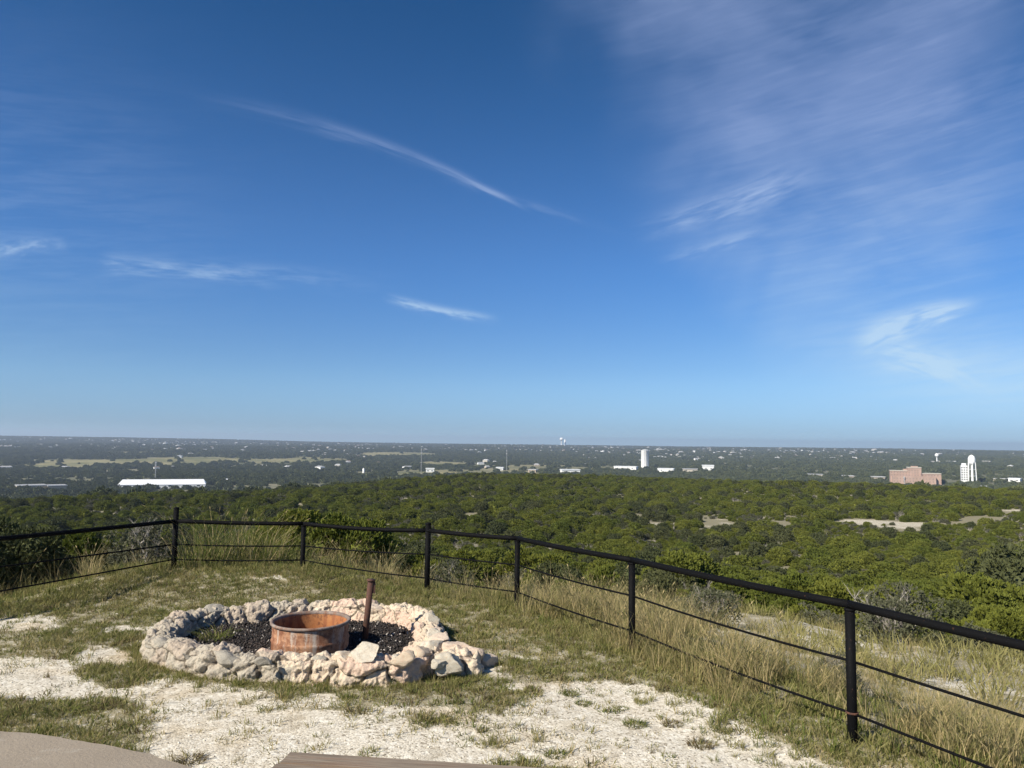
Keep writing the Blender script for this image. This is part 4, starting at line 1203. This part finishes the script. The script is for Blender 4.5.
n = len(loop); i = 0
while i < n:
    p = loop[i]; a = loop[(i-1) % n]; b = loop[(i+1) % n]; t = (b-a).normalized(); nn = Vector((-t.y, t.x, 0))
    wx = p.x + c0.x; wy = p.y + c0.y
    if wx < -2.35: kd = rgs.choice(['grey', 'grey', 'grey', 'white', 'pink']) if wy > 8.0 else rgs.choice(['grey', 'grey', 'grey', 'white'])
    elif wx < -1.75 and wy < 8: kd = rgs.choice(['grey', 'grey', 'white'])
    else: kd = rgs.choice(['cream', 'cream', 'white', 'white', 'pink'] if wy < 8 else ['pink', 'cream', 'pink', 'white'])
    L = rgs.uniform(.11, .20)
    flat = .5 if wx < -2.3 and wy < 8 else .62
    if wx > -2.0 or nst % 3 == 0: stone((p.x+nn.x*rgs.uniform(-.05, .05), p.y+nn.y*rgs.uniform(-.05, .05), WH_-.075+rgs.uniform(-.02, .015)), L, rgs.uniform(.10, .15), L*flat, math.atan2(t.y, t.x)+rgs.uniform(-.3, .3), kd)
    # outer / inner face stones, every second
    step_l = L*1.45
    nst += 1
    if nst % 2 and wx > -1.9 and wy < 8:
        sgn = -1 if (wy < 8) else 1
        side_v = nn*(.125 if True else 0)
        q = p + side_v*(1 if rgs.random() < .5 else -1)
        stone((q.x, q.y, .10+rgs.uniform(-.02, .03)), L*.95, .07, L*.66, math.atan2(t.y, t.x)+rgs.uniform(-.15, .15), kd)
    acc = 0; j = i
    while acc < step_l and j < n:
        acc += (loop[(j+1) % n]-loop[j]).length; j += 1
    i = j
for px, py, z, L, kd, lb in ((362, 652, .27, .20, 'white', 'big rounded pale cap stone'), (402, 656, .26, .15, 'cream', None), (437, 660, .20, .10, 'white', None), (446, 661, .17, .19, 'white', 'bright angular white stone'),
                             (455, 645, .2, .17, 'pink', None), (470, 650, .17, .14, 'pink', None), (486, 656, .10, .13, 'pink', 'pink end stone'), (440, 636, .25, .15, 'pink', None), (264, 657, .26, .085, 'grey', 'loose grey rock on the rim')):
    p = Vector(at(px, py, z)) - c0; stone((p.x, p.y, z-.04), L, L*.7, L*.62, rgs.uniform(-.4, .4), kd, lb)
print('stones', nst)
# bed inside
inner = [p*.93 for p in loop]
bed = mesh_obj('ash_bed', [(0, 0, .03)] + [(p.x*.96, p.y*.96, .025) for p in inner], [(0, i+1, (i+1) % n+1) for i in range(n)][::-1],
               simple('black_ash', (.045, .036, .030), .95, var=.5, vscale=18, bump=.8, bscale=50), pit)
def inside(px, py, poly):
    c = False; n_ = len(poly); j = n_-1
    for i in range(n_):
        if ((poly[i].y > py) != (poly[j].y > py)) and (px < (poly[j].x-poly[i].x)*(py-poly[i].y)/(poly[j].y-poly[i].y)+poly[i].x): c = not c
        j = i
    return c
coal = [rock_mesh('coal', 800+k, simple('coal_%s' % 'abc'[k], cc, .8, var=.4, vscale=40), sub=1) for k, cc in enumerate(((.028, .024, .022), (.060, .046, .040), (.42, .38, .34)))]
cp = []; rgc = random.Random(3)
while len(cp) < 9000:
    qx, qy = rgc.uniform(-2, 2), rgc.uniform(-1.2, 1.2)
    if inside(qx, qy, [p*.9 for p in loop]): cp.append((qx+c0.x, qy+c0.y, .035+rgc.uniform(0, .02)))
scatter('charred_gravel', cp, np.array([rgc.uniform(.007, .019) for _ in cp]), RNG.uniform(0, 6.28, len(cp)),
        [0 if rgc.random() < .6 else (1 if rgc.random() < .86 else 2) for _ in cp], coal, 'black charred gravel filling the inside of the stone ring', 'gravel')

# steel ring
rp = at(311, 620, .32)
ring = empty('steel_fire_ring', (rp[0], rp[1], .035), 'rusty orange steel ring with a grey rolled rim inside the stone fire pit', 'fire ring')
mb = MB(); R = .40
mb.lathe([(R*.985, 0), (R*.985, .085), (R*1.0, .105), (R*.985, .118), (R*.97, .128), (R*.975, .26)], 72); mb.lathe([(R*.945, .262), (R*.94, .13), (R*.955, .105), (R*.955, 0), (R*.985, 0)], 72, mi=1)
mb.build('band', [M['rust'], M['rust_in']], ring, True)
mb = MB(); mb.lathe([(R*.94, .262), (R*.975, .258), (R*1.012, .262), (R*1.03, .275), (R*1.028, .288), (R*1.0, .295), (R*.955, .290), (R*.935, .276), (R*.94, .262)], 72); mb.build('rim', M['rust_rim'], ring, True)
mb = MB(); mb.lathe([(R*.955, .06), (R*.80, .045), (R*.78, .055), (R*.955, .075)], 72); mb.build('inner_ledge', M['rust_in'], ring, True)
# iron stake
b = at(364.5, 641, .03); tpt = at(371, 580, .70)
D_ = math.hypot(b[0], b[1]); dd = pix_dir(371, 580); tt = D_/math.hypot(dd[0], dd[1]); tz = EYE + dd[2]*tt
tpt = np.array([dd[0]*tt, dd[1]*tt, tz])
stk = empty('iron_stake', (b[0], b[1], 0), 'dark rusty pipe stake leaning inside the fire pit', 'stake')
tv = Vector(tpt-b); tv.z = tz
mb = MB(); mb.tube([(-tv.x*.2, -tv.y*.2, -.12), (tv.x, tv.y, tv.z)], .034, 20); mb.build('pipe', M['rust_dark'], stk, True)
mb = MB(); mb.tube([(tv.x*.985, tv.y*.985, tv.z-.012), (tv.x*1.01, tv.y*1.01, tv.z+.008)], .045, 20); mb.build('cap', M['rust_dark'], stk, True)
mb = MB(); mb.box(tv.x*.9+.028, tv.x*.9+.052, tv.y-.012, tv.y+.012, tv.z-.14, tv.z-.02); mb.build('bracket', M['rust_dark'], stk)

# ---------------------------------------------------------------- concrete slab, bench
def concrete():
    m_, B = mat('old_concrete'); pos = B.n('ShaderNodeTexCoord').outputs['Object']
    n1 = B.noise(pos, 1.8, 6, .6); n2 = B.noise(pos, 45, 5, .7); n3 = B.noise(pos, 7, 4, .6)
    col = B.mix(n1, (.225, .18, .13), (.38, .315, .235)); col = B.mix(B.mul(B.step(n2, .55, .7), .5), col, (.15, .125, .10)); col = B.mix(B.mul(B.step(n3, .6, .75), .45), col, (.42, .37, .30))
    B.put(B.p.inputs['Base Color'], col); B.p.inputs['Roughness'].default_value = .92
    bn = B.n('ShaderNodeBump'); bn.inputs['Strength'].default_value = .9; bn.inputs['Distance'].default_value = .008
    B.put(bn.inputs['Height'], n2); B.put(B.p.inputs['Normal'], bn.outputs[0])
    return m_


ST = .07
edge = [at(px, py, ST)[:2] for px, py in ((-60, 728), (-20, 728.5), (20, 731), (60, 736), (105, 743), (150, 753), (192, 767))]
edge = [(-8.0, 5.35), (-5.5, 5.5)] + [tuple(e) for e in edge] + [(-1.75, 4.75), (-1.35, 4.2), (-1.15, 3.6), (-1.15, 3.0), (-1.3, -2.0), (-8.0, -2.0)]
pe = []
for i in range(len(edge)):
    a, b = edge[i], edge[(i+1) % len(edge)]; m_ = max(1, int(math.hypot(b[0]-a[0], b[1]-a[1])/.08)) if i < 10 else 1
    for k in range(m_):
        t = k/m_; jx = (vnoise(np.array([a[0]+(b[0]-a[0])*t])*9, np.array([a[1]+(b[1]-a[1])*t])*9, 3)[0]-.5)*.03 if i < 10 else 0
        pe.append((a[0]+(b[0]-a[0])*t, a[1]+(b[1]-a[1])*t+jx))
n = len(pe)
V = [(x_, y_, -.1) for x_, y_ in pe] + [(x_, y_, ST-.012) for x_, y_ in pe] + [(x_*.997, y_*.996, ST) for x_, y_ in pe]
Fp = [(i, (i+1) % n, n+(i+1) % n, n+i) for i in range(n)] + [(n+i, n+(i+1) % n, 2*n+(i+1) % n, 2*n+i) for i in range(n)] + [tuple(2*n+i for i in range(n))]
Fp = [tuple(reversed(f_)) for f_ in Fp]
tag(mesh_obj('concrete_path', V, Fp, concrete()), kind='structure')


def wood():
    m_, B = mat('weathered_wood'); pos = B.n('ShaderNodeTexCoord').outputs['Object']; px, py, pz_ = B.sep(pos)
    g = B.noise(B.xyz(B.mul(px, 2.2), B.mul(py, 55), B.mul(pz_, 40)), 1.3, 6, .7); g2 = B.noise(B.xyz(B.mul(px, .9), B.mul(py, 11), pz_), 2.0, 4, .6)
    col = B.mix(B.step(g, .3, .7), (.13, .095, .065), (.30, .24, .175)); col = B.mix(B.mul(B.step(g2, .5, .72), .6), col, (.22, .13, .08))
    B.put(B.p.inputs['Base Color'], col); B.p.inputs['Roughness'].default_value = .85
    bn = B.n('ShaderNodeBump'); bn.inputs['Strength'].default_value = .7; bn.inputs['Distance'].default_value = .004
    B.put(bn.inputs['Height'], g); B.put(B.p.inputs['Normal'], bn.outputs[0])
    return m_


wm = wood(); bz = .45
pA = at(290, 751.5, bz); pB = at(560, 768.5, bz); ang = math.atan2(pB[1]-pA[1], pB[0]-pA[0])
bench = empty('wooden_bench', (pA[0], pA[1], 0), 'weathered plank bench at the bottom edge of the photo', 'bench', None, ang)
import bmesh
def plank(x0, x1, y0, y1, z0, z1, name, parent):
    bm = bmesh.new(); bmesh.ops.create_cube(bm, size=1.0)
    for v in bm.verts: v.co = ((x0+x1)/2+v.co.x*(x1-x0), (y0+y1)/2+v.co.y*(y1-y0), (z0+z1)/2+v.co.z*(z1-z0))
    bmesh.ops.bevel(bm, geom=list(bm.edges), offset=.005, segments=2, affect='EDGES')
    me = bpy.data.meshes.new(name); bm.to_mesh(me); bm.free(); me.materials.append(wm)
    o = bpy.data.objects.new(name, me); C.objects.link(o); o.parent = parent; return o
plank(0, 2.2, -.145, 0, bz-.045, bz, 'seat_board', bench); plank(-.015, 2.19, -.30, -.153, bz-.045, bz, 'seat_board', bench)
for xx in (.25, 1.9):
    plank(xx, xx+.09, -.28, -.19, -.05, bz-.09, 'leg', bench); plank(xx, xx+.09, -.11, -.02, -.05, bz-.09, 'leg', bench); plank(xx-.01, xx+.10, -.29, -.01, bz-.09, bz-.046, 'cross_bar', bench)

# ---------------------------------------------------------------- grasses and ground cover
def area_points(n_, x0, x1, y0, y1, seed):
    rg = np.random.default_rng(seed); return rg.uniform(x0, x1, n_), rg.uniform(y0, y1, n_), rg
slabp = [Vector((a, b, 0)) for a, b in edge]
loopw = [Vector((p.x+c0.x, p.y+c0.y, 0)) for p in [q*1.06 for q in loop]]
tailw = [Vector((p.x+c0.x, p.y+c0.y, 0)) for p in tl]


def blocked(xs, ys):
    out = np.zeros(len(xs), bool)
    def pip(poly):
        c = np.zeros(len(xs), bool); j = len(poly)-1
        for i in range(len(poly)):
            yi, yj, xi, xj = poly[i].y, poly[j].y, poly[i].x, poly[j].x
            if abs(yj-yi) > 1e-9:
                c ^= ((yi > ys) != (yj > ys)) & (xs < (xj-xi)*(ys-yi)/(yj-yi)+xi)
            j = i
        return c
    out |= pip(slabp) | pip(loopw)
    for p in tailw: out |= np.hypot(xs-p.x, ys-p.y) < .17
    return out


def lay(name, n_, box, seed, prob, scale, kinds, label, cat, zo=0.0, ti=.18):
    xs, ys, rg = area_points(n_, *box, seed)
    px, py = to_pix(xs, ys, height(xs, ys))
    k = (rg.uniform(0, 1, n_) < prob(xs, ys, px, py)) & ~blocked(xs, ys) & (px > -90) & (px < 1115) & (ys > 2.2)
    xs, ys = xs[k], ys[k]; sc = scale(xs, ys, rg)
    t = rg.normal(size=(len(xs), 2))*ti
    print(name, len(xs))
    return scatter(name, np.stack([xs, ys, height(xs, ys)+zo], -1), sc, rg.uniform(0, 6.28, len(xs)), rg.integers(0, len(kinds), len(xs)), kinds, label, cat, t)


short_k = [tuft_mesh('short', 24, .015, .05, .0035, .055, .9, 1000+k, [M['g_green'], M['g_olive']] if k < 3 else [M['g_deep'], M['g_green']]) for k in range(5)]
brown_k = [tuft_mesh('brown', 24, .02, .06, .0035, .05, 1.0, 1020+k, [M['g_brown'], M['g_olive']]) for k in range(3)]
mid_k = [tuft_mesh('mid', 24, .04, .15, .0036, .06, .75, 1040+k, [M['g_green'], M['g_deep']] if k < 2 else [M['g_olive'], M['g_green']]) for k in range(4)]
tall_k = [tuft_mesh('tall', 34, .14, .60, .0030, .11, .62, 1060+k, [M['g_dry'], M['g_olive']], head=.04, hshare=.18) for k in range(4)] + \
         [tuft_mesh('tall', 34, .12, .42, .0034, .10, .7, 1070+k, [M['g_olive'], M['g_green']], head=.03, hshare=.1) for k in range(2)]

BOX = (-9.5, 6.5, 2.2, 13)
lay('short_grass', 75000, BOX, 1, lambda x, y, px, py: (1-gravel_field(x, y)*(1-.16*ss(fbm(x, y, .28, 3, 305), .56, .66)))*(.30+.65*ss(fbm(x, y, .40, 4, 301), .38, .58))*(seg_dist(x, y) < .4),
    lambda x, y, rg: rg.uniform(.6, 1.35, len(x)), short_k, 'patchy short green grass on the limestone pad', 'grass')
lay('brown_ground_weeds', 14000, BOX, 2, lambda x, y, px, py: (.16 + .6*ss(fbm(x, y, .7, 3, 303), .45, .62))*(1-.93*gravel_field(x, y))*(seg_dist(x, y) < -.2),
    lambda x, y, rg: rg.uniform(.6, 1.4, len(x)), brown_k, 'low brown weeds between the grass patches', 'weeds')
lay('dry_low_grass', 26000, BOX, 12, lambda x, y, px, py: (.12 + .6*ss(fbm(x, y, 1.0, 3, 311), .42, .6))*(1-.8*gravel_field(x, y))*(seg_dist(x, y) < .3),
    lambda x, y, rg: rg.uniform(.5, 1.2, len(x)), [tuft_mesh('drylow', 20, .02, .08, .0032, .06, 1.0, 1090+k, [M['g_olive'], M['g_dry']]) for k in range(3)], 'low olive and straw grass on the pad', 'grass')
GRB = [(330, 688, 150, 12, .8), (120, 665, 45, 20, .8), (90, 640, 60, 18, .55), (240, 684, 90, 11, .8), (440, 682, 70, 12, .8), (560, 665, 60, 12, .5), (60, 735, 60, 8, .6), (20, 715, 40, 10, .7), (500, 735, 50, 16, .35), (110, 755, 60, 6, .6),
       (60, 745, 80, 5, .7), (430, 600, 120, 14, .35)]
def midp(x, y, px, py):
    g = np.zeros(len(x))
    for cx, cy_, rx, ry, w in GRB: g = np.maximum(g, w*(1-ss(np.sqrt(((px-cx)/rx)**2+((py-cy_)/ry)**2), .5, 1.15)))
    s_ = seg_dist(x, y)
    edgeg = .55*ss(s_, -1.3, -.4)*(1-ss(s_, .6, 2.5))
    return np.maximum(g*(1-.75*gravel_field(x, y)), edgeg*(.4+.6*ss(fbm(x, y, .6, 2, 305), .3, .6)))*(s_ < 3)
lay('green_grass', 36000, BOX, 3, midp, lambda x, y, rg: rg.uniform(.45, 1.05, len(x))*(.75+.6*ss(seg_dist(x, y), -.8, .3)), mid_k, 'green grass clumps round the fire pit and along the fence', 'grass')
def tallp(x, y, px, py):
    s_ = seg_dist(x, y); a = np.arctan2(x, y)
    lo = np.interp(a, np.radians([-50, -34, -26, -14, -8, -4, 5, 12, 24, 48]), [.3, .3, .4, .3, -.25, -.35, -.45, -.55, -.6, -.3])
    w = np.interp(a, np.radians([-50, -30, -26, -22, -12, -8, 0, 48]), [.12, .12, .22, .25, .22, .50, .70, .60])
    return w*ss(s_, lo, lo+.7)*(1-ss(s_, 1.6, 3.6)*np.where(a > .1, .90, .5))*(s_ < 8)*(1-.15*ss(a, .2, .4)*ss(s_, .8, 1.8))*(.06+.94*ss(fbm(x, y, .8, 3, 307), .42, .60))
lay('tall_dry_grass', 34000, (-11, 11, 2.2, 21), 4, tallp, lambda x, y, rg: rg.uniform(.55, 1.25, len(x))*(.62+.38*ss(seg_dist(x, y), -.5, .8))*(1-.45*ss(np.arctan2(x, y), .15, .4)*ss(seg_dist(x, y), .5, 1.6)), tall_k,
    'tall straw-coloured dry grass along and beyond the fence', 'grass', ti=.12)
lay('slope_scrub', 16000, (-20, 24, 8, 45), 6, lambda x, y, px, py: .75*ss(seg_dist(x, y), 1.8, 4)*ss(fbm(x, y, 1.1, 3, 309), .42, .56),
    lambda x, y, rg: rg.uniform(.8, 1.8, len(x)), [tuft_mesh('scrub', 30, .05, .20, .006, .14, .8, 1080+k, [M['g_olive'], M['g_green']]) for k in range(3)],
    'low grass and scrub on the slope between the fence and the junipers', 'scrub')
# pale stones lying loose on the pad
pebm = [rock_mesh('pebble', 850+k, simple('limestone_chip_%s' % 'abc'[k], cc, .9, var=.15, vscale=30), sub=1) for k, cc in enumerate(((.78, .72, .60), (.66, .59, .46), (.40, .34, .26)))]
lay('limestone_chips', 22000, BOX, 7, lambda x, y, px, py: (.9*gravel_field(x, y) + .05)*(seg_dist(x, y) < .5), lambda x, y, rg: .003 + .009*rg.uniform(0, 1, len(x))**4, pebm,
    'crushed white limestone chips strewn over the pad', 'gravel', zo=.003, ti=1.5)

# single weeds one can tell apart
def weed(px, py, kinds, label, s_=1.0, n_=5, group='small weeds growing on the white gravel', cat='weed', z=0.0, spread=.07):
    p = at(px, py, z); rg = random.Random(px*13+int(py)); V = []; Fc = []; mi = []
    mats = [M['g_deep'], M['g_olive']] if kinds == 'green' else [M['g_olive'], M['g_dry']]
    if kinds == 'brown': mats = [M['g_brown'], M['g_olive']]
    hh_ = .14 if z > 0 else .075
    me = tuft_mesh('weed_plant', int(44*n_), .02*s_, hh_*s_, .0034, spread*s_*1.35, 1.3, px, mats, droop=.8)
    C.objects.link(me); me.name = 'weed_plant'; me.location = (p[0], p[1], hz(p[0], p[1]) + z); me.rotation_euler = (0, 0, rg.uniform(0, 6))
    tag(me, label, cat, group); return me
weed(635, 724, 'green', 'largest round green tuft in the middle of the right gravel patch', .9, 6)
weed(672, 724, 'brown', 'darker tuft just right of the largest one on the gravel', .8, 5)
weed(622, 707, 'green', 'small tuft behind the largest one on the gravel', .5, 3)
weed(571, 694, 'green', 'thin flat tuft at the left of the right gravel patch', .8, 4)
weed(532, 693, 'brown', 'brown tuft near the tail of the stone ring', .7, 4)
weed(583, 703, 'green', 'green tuft just in front of the thin flat tuft', .7, 4)
weed(628, 683, 'brown', 'small brown tuft at the grassy edge behind the right gravel', .6, 4)
weed(664, 690, 'brown', 'wide brown tuft at the grassy edge near the fence gravel', .8, 5)
weed(556, 756, 'green', 'green tuft just above the plank bench', .8, 4)
weed(700, 745, 'brown', 'low sprawling tuft at the lower right gravel', .9, 5)
weed(723, 732, 'green', 'pale tuft where gravel meets tall grass at lower right', .7, 4)
weed(242, 618, 'green', 'green bush growing inside the back wall of the fire pit', 2.0, 9, group='weeds inside the fire pit', z=.03, spread=.06)
weed(215, 640, 'green', 'spindly weed in the left shadow of the fire pit', 1.6, 4, group='weeds inside the fire pit', z=.03)
weed(62, 712, 'green', 'yellow-green clump by the concrete at left', 1.5, 8, group='clumps at lower left')
weed(108, 706, 'brown', 'dark brown weed on the left gravel path', 1.0, 5, group='clumps at lower left')
weed(190, 762, 'brown', 'dark tuft at the curved edge of the concrete', 1.0, 5, group='clumps at lower left')

# tall plumed clumps behind the left fence
for px, D, s_, lb in ((205, 12.9, 1.0, 'tall brown-green weed clump right of the tall corner post'), (228, 13.2, 1.35, 'tallest yellow plumed grass clump behind the left fence'),
                      (262, 13.0, 1.15, 'yellow-green grass clump left of the short post'), (285, 13.3, .9, 'low leafy clump beside the short post')):
    xx, yy = spot(px, D)
    o = tuft_mesh('grass_clump', 300, .12*s_, .80*s_, .0045, .42, .75, px, [M['g_deep'], M['g_dry']] if px != 285 else [M['g_deep'], M['g_olive']], head=.08, hshare=.4)
    C.objects.link(o); o.name = 'grass_clump'; o.location = (xx, yy, hz(xx, yy)); tag(o, lb, 'grass clump', 'tall clumps behind the left fence')

# ---------------------------------------------------------------- haze
mb = MB(); mb.box(-6500, 6500, -400, 9900, -140, 75)
hzo = mb.build('haze', None); tag(hzo, 'thin pale blue air haze over the plain', 'haze', kind='stuff')
hm = bpy.data.materials.new('haze_air'); hm.use_nodes = True; hm.node_tree.nodes.clear()
HB = NB(hm.node_tree); pv = HB.n('ShaderNodeVolumePrincipled'); ho = HB.n('ShaderNodeOutputMaterial'); hm.node_tree.links.new(pv.outputs[0], ho.inputs['Volume'])
pv.inputs['Color'].default_value = (.72, .84, 1.0, 1); pv.inputs['Density'].default_value = 1.6e-4; pv.inputs['Anisotropy'].default_value = .2
pv.inputs['Density Attribute'].default_value = ''; hm.cycles.homogeneous_volume = True
hzo.data.materials.append(hm)
